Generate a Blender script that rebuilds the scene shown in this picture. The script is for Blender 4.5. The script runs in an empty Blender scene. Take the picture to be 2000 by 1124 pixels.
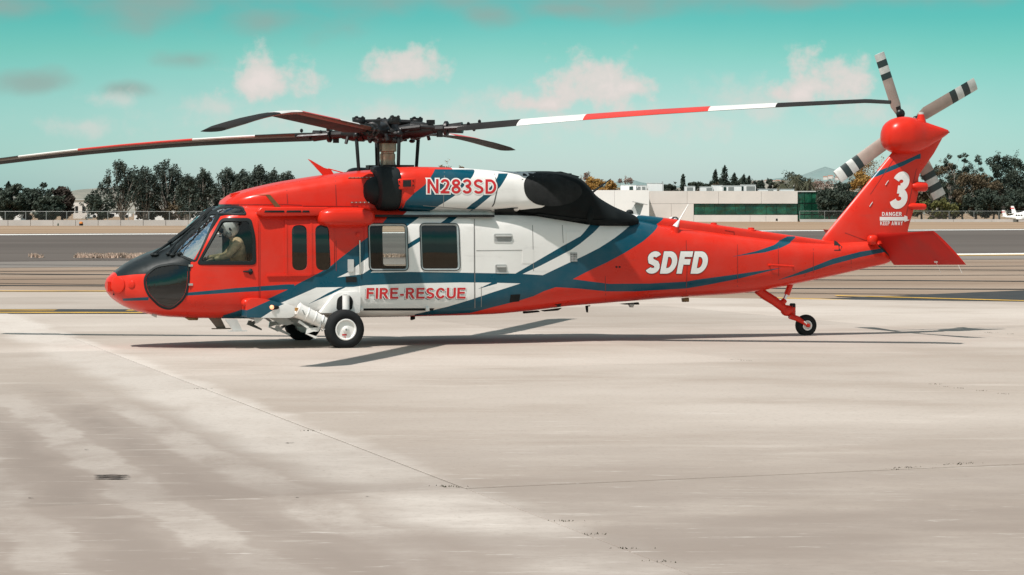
import bpy, bmesh, math, random
import numpy as np
from mathutils import Vector, Matrix
from mathutils.bvhtree import BVHTree

# ------------------------------------------------------------------ camera, sky, sun, exposure
SC = bpy.context.scene
COL = SC.collection
F, VH, H = 5040.0, 412.0, 2.233          # focal length in 2000 px widths, horizon row, eye height (m)
YAW = math.radians(19.0)
CA, SA = math.cos(YAW), math.sin(YAW)
HX, HY = -3.1725, 43.2765                # ground point midway between the main wheels
cam_d = bpy.data.cameras.new('camera'); cam = bpy.data.objects.new('camera', cam_d); COL.objects.link(cam)
cam.location = (0, 0, H); cam.rotation_euler = (math.radians(90), 0, 0)
cam_d.sensor_width = 36.0; cam_d.lens = F / 2000 * 36; cam_d.shift_y = -(562 - VH) / 2000
cam_d.clip_start = 0.5; cam_d.clip_end = 30000
SC.camera = cam
SUN_DIR = Vector((-0.64, -0.77, 0)).normalized()
SUN_EL = math.radians(60)
to_sun = Vector((SUN_DIR.x * math.cos(SUN_EL), SUN_DIR.y * math.cos(SUN_EL), math.sin(SUN_EL)))
sd = bpy.data.lights.new('sun', 'SUN'); sd.energy = 4.0; sd.angle = math.radians(0.9); sd.color = (1.0, 0.95, 0.905)
so = bpy.data.objects.new('sun', sd); COL.objects.link(so)
so.rotation_euler = to_sun.to_track_quat('Z', 'Y').to_euler()
vs = SC.view_settings
vs.view_transform = 'Standard'; vs.look = 'None'; vs.exposure = 0.35; vs.gamma = 1.0; vs.use_curve_mapping = False
SC.render.engine = 'CYCLES'
SC.cycles.max_bounces = 8; SC.cycles.transparent_max_bounces = 16

def build_world():
    w = bpy.data.worlds.new('World'); SC.world = w; w.use_nodes = True
    nt = w.node_tree; N = nt.nodes; L = nt.links
    for n in list(N): N.remove(n)
    out = N.new('ShaderNodeOutputWorld'); bg = N.new('ShaderNodeBackground')
    sky = N.new('ShaderNodeTexSky'); sky.sky_type = 'NISHITA'; sky.sun_disc = False
    sky.sun_elevation = SUN_EL; sky.sun_rotation = math.atan2(SUN_DIR.x, SUN_DIR.y)
    sky.dust_density = 1.0; sky.air_density = 1.0; sky.ozone_density = 1.0
    tc = N.new('ShaderNodeTexCoord'); sep = N.new('ShaderNodeSeparateXYZ')
    L.new(tc.outputs['Generated'], sep.inputs[0])
    def M(op, a, b=None, c=None, clamp=False):
        n = N.new('ShaderNodeMath'); n.operation = op; n.use_clamp = clamp
        for i, x in enumerate((a, b, c)):
            if x is None: continue
            if isinstance(x, (int, float)): n.inputs[i].default_value = x
            else: L.new(x, n.inputs[i])
        return n.outputs[0]
    az = M('MULTIPLY', M('ARCTAN2', sep.outputs[0], sep.outputs[1]), 57.2958)   # degrees, 0 = straight ahead
    el = M('MULTIPLY', M('ARCSINE', sep.outputs[2]), 57.2958)
    # teal grade of the sky by elevation; stops above the frame tuned for neutral fill
    ramp = N.new('ShaderNodeValToRGB'); L.new(M('DIVIDE', el, 90.0), ramp.inputs[0])
    e = ramp.color_ramp.elements
    e[0].position = 0.0; e[0].color = SKY_T[0]
    e[1].position = 1.0; e[1].color = SKY_T[-1]
    for p, c in zip(SKY_P[1:-1], SKY_T[1:-1]):
        q = e.new(p / 90.0); q.color = c
    mul = N.new('ShaderNodeMix'); mul.data_type = 'RGBA'; mul.blend_type = 'MULTIPLY'; mul.inputs[0].default_value = 1
    L.new(sky.outputs[0], mul.inputs[6]); L.new(ramp.outputs[0], mul.inputs[7])
    col = mul.outputs[2]
    # cloud coordinates: azimuth / elevation, wobbling noise
    cv = N.new('ShaderNodeCombineXYZ'); L.new(az, cv.inputs[0]); L.new(el, cv.inputs[1])
    def noise(scale, detail, rough, sx=1, sy=1, ox=0):
        mp = N.new('ShaderNodeMapping'); L.new(cv.outputs[0], mp.inputs[0])
        mp.inputs['Scale'].default_value = (sx, sy, 1); mp.inputs['Location'].default_value = (ox, ox * .7, ox * .3)
        n = N.new('ShaderNodeTexNoise'); n.inputs['Scale'].default_value = scale; n.inputs['Detail'].default_value = detail
        n.inputs['Roughness'].default_value = rough; L.new(mp.outputs[0], n.inputs['Vector']); return n.outputs['Fac']
    n1 = noise(1.5, 7, 0.58); n2 = noise(0.55, 4, 0.5, 1, 1.6, 5)
    def blob(px, py, rx, ry, flat=2.2, noise_amt=0.95):
        a0 = math.degrees(math.atan((px - 1000) / F)); e0 = math.degrees(math.atan((VH - py) / F))
        rx = math.degrees(rx / F); ry = math.degrees(ry / F)
        dx = M('DIVIDE', M('SUBTRACT', az, a0), rx)
        dy = M('DIVIDE', M('SUBTRACT', el, e0), ry)
        dyb = M('MULTIPLY', M('MINIMUM', dy, 0.0), flat)        # quicker fall-off underneath: flat bases
        dyt = M('MAXIMUM', dy, 0.0)
        d2 = M('ADD', M('MULTIPLY', dx, dx), M('ADD', M('MULTIPLY', dyb, dyb), M('MULTIPLY', dyt, dyt)))
        return M('SUBTRACT', 1.0, M('SQRT', d2))
    def smooth(x, lo, hi):
        n = N.new('ShaderNodeMapRange'); n.interpolation_type = 'SMOOTHSTEP'
        n.inputs['From Min'].default_value = lo; n.inputs['From Max'].default_value = hi; L.new(x, n.inputs['Value']); return n.outputs['Result']
    def mixc(fac, a, colour):
        n = N.new('ShaderNodeMix'); n.data_type = 'RGBA'; L.new(fac, n.inputs[0]); L.new(a, n.inputs[6])
        n.inputs[7].default_value = (*colour, 1); return n.outputs[2]
    wob = M('MULTIPLY', M('SUBTRACT', n1, 0.5), 2.6)
    # a broad pale haze bank straight ahead; clear air is a deeper teal
    hz = smooth(M('ADD', blob(1010, 360, 1250, 520, flat=1.0), M('MULTIPLY', M('SUBTRACT', n2, 0.5), 0.25)), 0.0, 0.75)
    dp = N.new('ShaderNodeMix'); dp.data_type = 'RGBA'; dp.blend_type = 'MULTIPLY'; L.new(M('SUBTRACT', 1.0, hz), dp.inputs[0]); L.new(col, dp.inputs[6]); dp.inputs[7].default_value = (.72, .92, .90, 1); col = dp.outputs[2]
    # grey stratus streaks high up, thin veils low down
    gs = None
    for b in GREY:
        x = blob(*b, flat=1.0); gs = x if gs is None else M('MAXIMUM', gs, x)
    g = M('ADD', gs, M('MULTIPLY', M('SUBTRACT', n2, 0.5), 2.2))
    col = mixc(M('MULTIPLY', smooth(g, 0.0, 1.2), 0.74), col, GREY_C)
    # brighter unseen cloud layer added above the frame for neutral fill and windscreen reflection
    ng_ = N.new('ShaderNodeTexNoise'); ng_.inputs['Scale'].default_value = 2.6; ng_.inputs['Detail'].default_value = 5; ng_.inputs['Roughness'].default_value = .55; L.new(tc.outputs['Generated'], ng_.inputs['Vector']); ng = ng_.outputs['Fac']
    col = mixc(M('MULTIPLY', smooth(ng, 0.38, 0.62), M('MULTIPLY', smooth(el, 4.4, 9.0), 0.85)), col, (3.1, 3.3, 3.15))
    pk = None
    for b in VEIL:
        x = blob(*b, flat=1.0); pk = x if pk is None else M('MAXIMUM', pk, x)
    col = mixc(M('MULTIPLY', smooth(M('ADD', pk, wob), -0.1, 1.25), 0.55), col, PINK_C)
    cs = None
    for b in PUFF:
        x = blob(*b); cs = x if cs is None else M('MAXIMUM', cs, x)
    d = M('ADD', cs, wob)
    top = smooth(d, -0.12, 0.70)
    col = mixc(M('MULTIPLY', top, 0.88), col, PINK_C)
    col = mixc(M('MULTIPLY', smooth(d, 0.55, 1.3), 0.55), col, PUFF_C)
    L.new(col, bg.inputs[0]); bg.inputs[1].default_value = 0.15
    L.new(bg.outputs[0], out.inputs[0])

SKY_P = [0, 0.8, 2.4, 3.5, 4.4, 12, 40, 90]
SKY_T = [(.74, .90, 1.06, 1), (.69, .86, 1.01, 1), (.486, .70, .747, 1), (.310, .62, .58, 1), (.175, .54, .495, 1), (.24, .49, .475, 1), (.44, .51, .46, 1), (.46, .54, .44, 1)]
GREY_C = (1.62, 2.10, 1.93); PINK_C = (3.9, 3.56, 3.38); PUFF_C = (4.55, 3.98, 3.82)
# centre px, centre py, half-width, half-height, in photograph pixels -> directions in the sky
GREY = [(300, -2, 420, 85), (960, 28, 130, 40), (1120, 18, 220, 36), (1230, 2, 420, 50), (760, -10, 400, 75), (370, 118, 85, 28), (60, 165, 150, 34), (1750, -12, 330, 55), (520, 45, 220, 52), (0, 20, 200, 45), (240, 175, 90, 24), (1560, 5, 200, 36)]
VEIL = [(760, 240, 500, 50), (1250, 235, 300, 45), (1450, 200, 150, 60), (150, 250, 110, 25), (1700, 225, 120, 40), (220, 195, 60, 22), (430, 210, 70, 30), (1020, 200, 150, 45)]
PUFF = [(522, 170, 100, 70), (795, 142, 100, 64), (775, 150, 80, 45), (1155, 185, 118, 82), (1612, 172, 108, 74), (1560, 185, 60, 50), (1060, 205, 90, 30), (1230, 175, 60, 40)]
build_world()

# ------------------------------------------------------------------ projections used to read positions off the photograph
C_LOC = None
def to_local(w):
    d = Vector((w[0] - HX, w[1] - HY, w[2]))
    return Vector((d.x * CA + d.y * SA, -d.x * SA + d.y * CA, d.z))
CAM_L = to_local((0, 0, H))
def ray_l(u, v):
    d = Vector(((u - 1000) / F, 1.0, -(v - VH) / F))
    return Vector((d.x * CA + d.y * SA, -d.x * SA + d.y * CA, d.z)).normalized()
def P(u, v, y):
    """helicopter coordinates of a pixel on the vertical plane y = const"""
    d = ray_l(u, v); t = (y - CAM_L.y) / d.y
    return CAM_L + d * t
def G(u, v):
    """world ground point of a pixel"""
    Y = F * H / (v - VH); return Vector(((u - 1000) * Y / F, Y, 0))
def WP(u, v, Y):
    """world point of a pixel at depth Y"""
    return Vector(((u - 1000) * Y / F, Y, H - (v - VH) * Y / F))

# ------------------------------------------------------------------ object helpers
def props(o, label=None, cat=None, group=None, kind=None):
    if label: o['label'] = label
    if cat: o['category'] = cat
    if group: o['group'] = group
    if kind: o['kind'] = kind
    return o
def empty(name, loc=(0, 0, 0), rz=0.0, label=None, cat=None, group=None, kind=None, parent=None):
    o = bpy.data.objects.new(name, None); COL.objects.link(o)
    o.location = loc; o.rotation_euler = (0, 0, rz); o.empty_display_size = 0.3
    if parent: o.parent = parent
    return props(o, label, cat, group, kind)
def link_mesh(name, me, parent=None, loc=(0, 0, 0), rz=0.0):
    o = bpy.data.objects.new(name, me); COL.objects.link(o)
    o.location = loc; o.rotation_euler = (0, 0, rz)
    if parent: o.parent = parent
    return o
def finish(me, smooth, angle=35):
    if smooth:
        me.polygons.foreach_set('use_smooth', [True] * len(me.polygons))
        me.set_sharp_from_angle(angle=math.radians(angle))
    me.update()
class MB:
    """collects shapes and links them as one mesh object"""
    def __init__(s): s.v = []; s.f = []; s.m = []; s.mi = 0
    def add(s, vs, fs):
        b = len(s.v); s.v += [tuple(x) for x in vs]; s.f += [tuple(i + b for i in f) for f in fs]; s.m += [s.mi] * len(fs)
    def box(s, c, d, rot=None, taper=1.0):
        vs = []
        for z in (-1, 1):
            k = taper if z > 0 else 1
            for x, y in ((-1, -1), (1, -1), (1, 1), (-1, 1)):
                p = Vector((x * d[0] / 2 * k, y * d[1] / 2 * k, z * d[2] / 2))
                if rot is not None: p = rot @ p
                vs.append(Vector(c) + p)
        s.add(vs, [(3, 2, 1, 0), (4, 5, 6, 7), (0, 1, 5, 4), (1, 2, 6, 5), (2, 3, 7, 6), (3, 0, 4, 7)])
    def prism(s, pts, d0, d1):
        """convex outline pts (list of Vector) extruded from offset d0 to d1 (Vectors)"""
        n = len(pts); vs = [Vector(p) + d0 for p in pts] + [Vector(p) + d1 for p in pts]
        s.add(vs, [tuple(range(n - 1, -1, -1)), tuple(range(n, 2 * n))] + [(i, (i + 1) % n, n + (i + 1) % n, n + i) for i in range(n)])
    def rings(s, rings, cap0=True, cap1=True, closed=True):
        n = len(rings[0]); vs = [p for r in rings for p in r]; fs = []
        for k in range(len(rings) - 1):
            for i in range(n if closed else n - 1):
                j = (i + 1) % n
                fs.append((k * n + i, k * n + j, (k + 1) * n + j, (k + 1) * n + i))
        if cap0: fs.append(tuple(range(n - 1, -1, -1)))
        if cap1: fs.append(tuple((len(rings) - 1) * n + i for i in range(n)))
        s.add(vs, fs)
    def tube(s, pts, radii, n=10, caps=True):
        pts = [Vector(p) for p in pts]
        if isinstance(radii, (int, float)): radii = [radii] * len(pts)
        rings = []; up = None
        for i, p in enumerate(pts):
            a = pts[max(i - 1, 0)]; b = pts[min(i + 1, len(pts) - 1)]
            t = (b - a)
            t = t.normalized() if t.length > 1e-9 else Vector((0, 0, 1))
            if up is None: up = Vector((0, 0, 1)) if abs(t.z) < 0.9 else Vector((1, 0, 0))
            x = t.cross(up).normalized(); y = t.cross(x).normalized(); up = up
            rings.append([p + (x * math.cos(2 * math.pi * k / n) + y * math.sin(2 * math.pi * k / n)) * radii[i] for k in range(n)])
        s.rings(rings, caps, caps)
    def lathe(s, prof, c, axis, n=24, caps=True):
        """prof: (radius, height along axis)"""
        axis = Vector(axis).normalized(); ref = Vector((0, 0, 1)) if abs(axis.z) < .9 else Vector((1, 0, 0))
        x = axis.cross(ref).normalized(); y = axis.cross(x).normalized(); c = Vector(c)
        s.rings([[c + axis * h + (x * math.cos(2 * math.pi * k / n) + y * math.sin(2 * math.pi * k / n)) * max(r, 1e-4) for k in range(n)] for r, h in prof], caps, caps)
    def ellipsoid(s, c, r, nu=12, nv=8, e=1.0, rot=None):
        sg = lambda v, p: math.copysign(abs(v) ** p, v)
        rings = []
        for j in range(nv + 1):
            ph = -math.pi / 2 + math.pi * j / nv
            ring = []
            for i in range(nu):
                th = 2 * math.pi * i / nu
                p = Vector((r[0] * sg(math.cos(ph), e) * sg(math.cos(th), e), r[1] * sg(math.cos(ph), e) * sg(math.sin(th), e), r[2] * sg(math.sin(ph), e)))
                if j in (0, nv): p = Vector((0.001 * math.cos(th), 0.001 * math.sin(th), p.z))
                if rot is not None: p = rot @ p
                ring.append(Vector(c) + p)
            rings.append(ring)
        s.rings(rings)
    def mesh(s, name, mats, smooth=True, angle=35):
        me = bpy.data.meshes.new(name); me.from_pydata(s.v, [], s.f)
        for m in (mats if isinstance(mats, (list, tuple)) else [mats]): me.materials.append(m)
        me.polygons.foreach_set('material_index', s.m)
        if smooth:
            bm = bmesh.new(); bm.from_mesh(me); bmesh.ops.recalc_face_normals(bm, faces=bm.faces[:]); bm.to_mesh(me); bm.free()
        finish(me, smooth, angle); return me
    def build(s, name, mats, parent=None, loc=(0, 0, 0), rz=0.0, smooth=True, angle=35):
        return link_mesh(name, s.mesh(name, mats, smooth, angle), parent, loc, rz)
def mirror_mesh(me):
    m = me.copy(); n = len(m.vertices); a = np.empty(n * 3); m.vertices.foreach_get('co', a); a[1::3] *= -1; m.vertices.foreach_set('co', a)
    m.flip_normals(); m.update(); return m

# ------------------------------------------------------------------ materials
def new_mat(name):
    m = bpy.data.materials.new(name); m.use_nodes = True; nt = m.node_tree
    return m, nt, nt.nodes['Principled BSDF']
def mth(nt, op, a, b=None, c=None, clamp=False):
    n = nt.nodes.new('ShaderNodeMath'); n.operation = op; n.use_clamp = clamp
    for i, x in enumerate((a, b, c)):
        if x is None: continue
        if isinstance(x, (int, float)): n.inputs[i].default_value = x
        else: nt.links.new(x, n.inputs[i])
    return n.outputs[0]
def nmix(nt, fac, a, b, blend='MIX'):
    n = nt.nodes.new('ShaderNodeMix'); n.data_type = 'RGBA'; n.blend_type = blend
    for i, x in ((0, fac), (6, a), (7, b)):
        if isinstance(x, (int, float)): n.inputs[i].default_value = x
        elif isinstance(x, tuple): n.inputs[i].default_value = (*x, 1) if len(x) == 3 else x
        else: nt.links.new(x, n.inputs[i])
    return n.outputs[2]
def nnoise(nt, scale, detail=4, rough=.55, vec=None, sc=(1, 1, 1), rz=0, coord='Object'):
    tc = nt.nodes.new('ShaderNodeTexCoord'); mp = nt.nodes.new('ShaderNodeMapping')
    nt.links.new(vec if vec is not None else tc.outputs[coord], mp.inputs[0]); mp.inputs['Scale'].default_value = sc; mp.inputs['Rotation'].default_value = (0, 0, rz)
    n = nt.nodes.new('ShaderNodeTexNoise'); n.inputs['Scale'].default_value = scale; n.inputs['Detail'].default_value = detail; n.inputs['Roughness'].default_value = rough
    nt.links.new(mp.outputs[0], n.inputs['Vector']); return n.outputs['Fac']
def nrange(nt, x, a, b, c=0.0, d=1.0, smooth=True):
    n = nt.nodes.new('ShaderNodeMapRange'); n.interpolation_type = 'SMOOTHSTEP' if smooth else 'LINEAR'
    nt.links.new(x, n.inputs['Value'])
    for k, val in zip(('From Min', 'From Max', 'To Min', 'To Max'), (a, b, c, d)): n.inputs[k].default_value = val
    return n.outputs['Result']
def nbump(nt, bsdf, h, strength, dist):
    b = nt.nodes.new('ShaderNodeBump'); b.inputs['Strength'].default_value = strength; b.inputs['Distance'].default_value = dist
    nt.links.new(h, b.inputs['Height']); nt.links.new(b.outputs[0], bsdf.inputs['Normal'])
def simple(name, col, rough=.5, metal=0.0, var=.12, scale=6.0, coat=0.0, bump=0.0, rvar=.12):
    m, nt, b = new_mat(name)
    n = nnoise(nt, scale, 5)
    c = nmix(nt, nrange(nt, n, .3, .7), tuple(x * (1 - var) for x in col), tuple(min(1, x * (1 + var)) for x in col))
    nt.links.new(c, b.inputs['Base Color'])
    nt.links.new(nrange(nt, n, .3, .7, rough - rvar * rough, rough + rvar * rough), b.inputs['Roughness'])
    b.inputs['Metallic'].default_value = metal; b.inputs['Coat Weight'].default_value = coat; b.inputs['Coat Roughness'].default_value = .08
    if bump: nbump(nt, b, nnoise(nt, scale * 8, 4), bump, .01)
    return m
def glass_mat(name, tint, gloss=1.0, rough=0.02, ior=1.5, k=1.6):
    m, nt, b = new_mat(name); nt.nodes.remove(b)
    out = nt.nodes['Material Output']
    tr = nt.nodes.new('ShaderNodeBsdfTransparent'); tr.inputs[0].default_value = (*tint, 1)
    gl = nt.nodes.new('ShaderNodeBsdfGlossy'); gl.inputs['Roughness'].default_value = rough; gl.inputs[0].default_value = (gloss, gloss, gloss, 1)
    fr = nt.nodes.new('ShaderNodeFresnel'); fr.inputs['IOR'].default_value = ior
    mx = nt.nodes.new('ShaderNodeMixShader'); nt.links.new(mth(nt, 'MULTIPLY', fr.outputs[0], k, clamp=True), mx.inputs[0])
    nt.links.new(tr.outputs[0], mx.inputs[1]); nt.links.new(gl.outputs[0], mx.inputs[2]); nt.links.new(mx.outputs[0], out.inputs[0])
    return m
RED = (.64, .024, .010); BLUE = (.0005, .066, .104); WHITE = (.80, .78, .75); BLACKC = (.012, .016, .017)
M_BLACK = simple('matt_black', BLACKC, .6, scale=3); M_BLACK.node_tree.nodes['Principled BSDF'].inputs['Specular IOR Level'].default_value = .22
M_RUBBER = simple('tyre_rubber', (.012, .013, .014), .75, scale=9, bump=.15); M_RUBBER.node_tree.nodes['Principled BSDF'].inputs['Specular IOR Level'].default_value = .2
M_WHITE = simple('white_gear_paint', (.80, .78, .75), .35, scale=4, var=.05, coat=.2)
M_RED = simple('red_paint', RED, .32, scale=1.2, var=.06, coat=.08); M_RED.node_tree.nodes['Principled BSDF'].inputs['Specular IOR Level'].default_value = .28
M_DKMETAL = simple('dark_rotor_metal', (.022, .021, .021), .42, .5, scale=9, var=.35)
M_STEEL = simple('mast_steel', (.40, .30, .22), .42, .85, scale=5, var=.15)
M_CHROME = simple('chrome', (.75, .75, .75), .12, 1.0, scale=5, var=.03)
M_BROWN = simple('bare_brown_metal', (.20, .125, .055), .45, .4, scale=7, var=.2)
M_GREY = simple('grey_metal', (.30, .30, .29), .45, .3, scale=6)
M_LGREY = simple('pale_grey_paint', (.52, .52, .50), .45, scale=6, var=.06)
M_INSIDE = simple('cabin_lining', (.045, .050, .052), .8, scale=3)
M_GLASS = glass_mat('clear_glass', (.92, .95, .94), k=1.0)
M_WSGLASS = glass_mat('windscreen_glass', (.62, .84, .78), ior=1.6, k=12.0)
M_DKGLASS = glass_mat('dark_tinted_glass', (.16, .20, .20), gloss=1.0)
M_VOID = simple('dark_opening', (.006, .007, .007), .9)
M_TAN = simple('tan_flight_suit', (.70, .45, .26), .85, scale=14, var=.2, bump=.3)
M_SKIN = simple('skin', (.42, .24, .17), .55, scale=12, var=.06)
M_LRED = simple('letter_red', (.56, .018, .022), .35, var=.03)
M_LWHITE = simple('letter_white', (.82, .80, .77), .4, var=.03)
M_LDARK = simple('letter_shadow', (.010, .016, .022), .4, var=.03)
# ------------------------------------------------------------------ helicopter
def pchip(xs, ys, q):
    xs = np.asarray(xs, float); ys = np.asarray(ys, float); h = np.diff(xs); d = np.diff(ys) / h
    m = np.zeros(len(xs)); m[0] = d[0]; m[-1] = d[-1]
    for i in range(1, len(xs) - 1):
        if d[i - 1] * d[i] > 0:
            w1 = 2 * h[i] + h[i - 1]; w2 = h[i] + 2 * h[i - 1]; m[i] = (w1 + w2) / (w1 / d[i - 1] + w2 / d[i])
    k = np.clip(np.searchsorted(xs, q) - 1, 0, len(xs) - 2); t = (q - xs[k]) / h[k]
    return ((1 + 2 * t) * (1 - t) ** 2 * ys[k] + t * (1 - t) ** 2 * h[k] * m[k] + t * t * (3 - 2 * t) * ys[k + 1] + t * t * (t - 1) * h[k] * m[k + 1])
def loft_rings(st, step=0.08, n=64):
    """st rows: x, y centre, z bottom, z top, half width, z of widest, upper exponent, lower exponent"""
    A = np.array(st, float); q = [A[0, 0]]
    for i in range(len(A) - 1):
        k = max(1, int(round((A[i + 1, 0] - A[i, 0]) / step))); q += list(A[i, 0] + (A[i + 1, 0] - A[i, 0]) * np.arange(1, k + 1) / k)
    q = np.array(q); V = [pchip(A[:, 0], A[:, c], q) for c in range(1, 8)]
    rings = []
    for i, x in enumerate(q):
        yc, zb, zt, w, zm, eu, el = (V[c][i] for c in range(7)); r = []
        for k in range(n):
            th = 2 * math.pi * (k + .5) / n - math.pi / 2; e = eu if math.sin(th) > 0 else el
            c_, s_ = math.cos(th), math.sin(th)
            y = yc + w * math.copysign(abs(c_) ** e, c_); z = zm + ((zt - zm) if s_ > 0 else (zm - zb)) * math.copysign(abs(s_) ** e, s_)
            r.append(Vector((x, y, z)))
        rings.append(r)
    return rings
def loft_mb(st, step=.08, n=64):
    mb = MB(); mb.rings(loft_rings(st, step, n)); return mb
def bvh_of(mb):
    return BVHTree.FromPolygons([Vector(v) for v in mb.v], mb.f, epsilon=0.0)

heli = empty('helicopter', (HX, HY, 0), YAW, 'red white and blue fire rescue helicopter standing on the concrete apron', 'helicopter')

HULL = [  # x      yc  zb    zt    w     zm    eu   el
    (-3.66, 0, 0.97, 1.06, 0.05, 1.01, 1.0, 1.0),
    (-3.62, 0, 0.89, 1.14, 0.22, 1.01, .9, .9),
    (-3.54, 0, 0.80, 1.21, 0.36, 1.00, .85, .85),
    (-3.30, 0, 0.65, 1.38, 0.56, 1.00, .80, .80),
    (-2.95, 0, 0.54, 1.545, 0.76, 1.00, .74, .72),
    (-2.70, 0, 0.50, 1.63, 0.88, 1.02, .66, .66),
    (-2.55, 0, 0.49, 1.70, 0.94, 1.04, .60, .62),
    (-2.30, 0, 0.475, 1.90, 1.02, 1.08, .52, .56),
    (-2.05, 0, 0.47, 2.12, 1.06, 1.12, .44, .50),
    (-1.85, 0, 0.465, 2.265, 1.085, 1.15, .34, .48),
    (-1.60, 0, 0.46, 2.32, 1.11, 1.18, .29, .44),
    (-1.30, 0, 0.46, 2.315, 1.13, 1.2, .28, .40),
    (-0.50, 0, 0.46, 2.28, 1.17, 1.2, .30, .36),
    (0.60, 0, 0.46, 2.28, 1.18, 1.2, .30, .34),
    (2.10, 0, 0.47, 2.28, 1.18, 1.2, .30, .34),
    (2.70, 0, 0.48, 2.28, 1.16, 1.2, .33, .36),
    (3.40, 0, 0.52, 2.27, 1.08, 1.2, .38, .42),
    (4.20, 0, 0.59, 2.24, 0.96, 1.22, .45, .50),
    (5.00, 0, 0.635, 2.16, 0.83, 1.25, .52, .56),
    (6.10, 0, 0.70, 1.98, 0.67, 1.26, .60, .62),
    (7.70, 0, 0.78, 1.79, 0.48, 1.26, .70, .70),
    (8.70, 0, 0.93, 1.69, 0.38, 1.30, .75, .75),
    (9.40, 0, 1.06, 1.66, 0.31, 1.38, .78, .78),
    (10.15, 0, 1.21, 1.70, 0.23, 1.46, .80, .80),
    (10.52, 0, 1.285, 1.72, 0.19, 1.50, .80, .80),
    (10.60, 0, 1.33, 1.70, 0.15, 1.51, .80, .80),
]
hull_mb = loft_mb(HULL, .075, 128)
COWL = [
    (-1.74, 0, 2.20, 2.34, 0.25, 2.25, .7, .5), (-1.68, 0, 2.20, 2.42, 0.44, 2.28, .6, .5), (-1.55, 0, 2.20, 2.50, 0.58, 2.30, .55, .4),
    (-1.15, 0, 2.20, 2.62, 0.72, 2.34, .52, .3), (-0.27, 0, 2.20, 2.79, 0.84, 2.42, .48, .25), (0.53, 0, 2.20, 2.895, 0.88, 2.5, .46, .2),
    (0.90, 0, 2.20, 2.925, 0.86, 2.5, .46, .2), (1.5, 0, 2.2, 2.95, .70, 2.5, .46, .2), (2.2, 0, 2.2, 2.92, .55, 2.5, .5, .2), (3.6, 0, 2.2, 2.84, .5, 2.5, .5, .2), (4.3, 0, 2.15, 2.78, .45, 2.45, .5, .3)]
cowl_mb = loft_mb(COWL, .09, 48)
NAC = [
    (1.02, -.74, 2.28, 2.93, .40, 2.62, .62, .55), (1.08, -.74, 2.25, 2.955, .43, 2.61, .6, .5), (1.5, -.745, 2.225, 2.965, .45, 2.60, .6, .5), (2.1, -.75, 2.21, 2.95, .455, 2.59, .6, .5),
    (2.75, -.76, 2.21, 2.91, .455, 2.56, .62, .55), (3.11, -.765, 2.215, 2.89, .45, 2.56, .62, .58)]
nac_mb = loft_mb(NAC, .07, 80)
# exhaust shroud: one black fairing over both engine outlets, tapering on to the boom
SHR = [
    (3.09, 0, 2.22, 2.885, 1.213, 2.54, .5, .42), (3.13, 0, 2.20, 2.895, 1.222, 2.54, .52, .45), (3.5, 0, 2.12, 2.905, 1.235, 2.53, .6, .5), (3.85, 0, 2.06, 2.915, 1.24, 2.50, .66, .5), (4.15, 0, 2.03, 2.89, 1.20, 2.46, .66, .5),
    (4.40, 0, 2.00, 2.79, 1.08, 2.38, .72, .5), (4.55, 0, 1.98, 2.68, 1.00, 2.28, .90, .5), (4.68, 0, 1.97, 2.59, .95, 2.18, 1.05, .5), (4.85, 0, 1.95, 2.48, .90, 2.10, 1.12, .5), (5.10, 0, 1.95, 2.34, .81, 2.06, 1.12, .5), (5.32, 0, 1.96, 2.245, .72, 2.04, 1.08, .5), (5.48, 0, 1.99, 2.185, .56, 2.04, 1.0, .6)]
shr_mb = loft_mb(SHR, .08, 56)
# drive shaft cover along the top of the boom
RDG = [(5.25, 0, 1.90, 2.215, .30, 2.03, .5, .4), (5.45, 0, 1.90, 2.185, .30, 2.02, .5, .4), (6.1, 0, 1.86, 2.115, .28, 1.98, .5, .4), (7.7, 0, 1.68, 1.915, .22, 1.79, .52, .4), (8.6, 0, 1.58, 1.795, .19, 1.68, .55, .4), (9.3, 0, 1.52, 1.70, .16, 1.6, .6, .4), (9.6, 0, 1.5, 1.66, .12, 1.58, .6, .4)]
rdg_mb = loft_mb(RDG, .1, 32)
# fin: airfoil sections stacked upwards
def fin_rings():
    LE = [(1.40, 9.10), (1.55, 9.16), (1.70, 9.22), (1.80, 9.29), (1.95, 9.42), (2.30, 9.74), (2.80, 10.19), (3.27, 10.615), (3.6, 10.9)]
    TE = [(1.40, 10.80), (1.70, 10.92), (1.95, 10.97), (2.50, 11.15), (2.62, 11.17), (2.84, 11.16), (2.88, 11.17), (3.28, 11.48), (3.7, 11.74)]
    rings = []
    for z in np.linspace(1.45, 3.55, 24):
        a = np.interp(z, *zip(*LE)); b = np.interp(z, *zip(*TE)); t = .155 - (z - 1.4) * .018; r = []
        for k in range(28):
            th = 2 * math.pi * k / 28; s = .5 - .5 * math.cos(th)
            y = t * 1.9 * (math.sqrt(max(s, 0)) * .78 * (1 - s) ** .62 + .10 * s * (1 if 0.01 < s < .995 else 0)) * (1 if math.sin(th) >= 0 else -1)
            r.append(Vector((a + (b - a) * s, y, z)))
        rings.append(r)
    return rings
fin_mb = MB(); fin_mb.rings(fin_rings())
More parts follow.
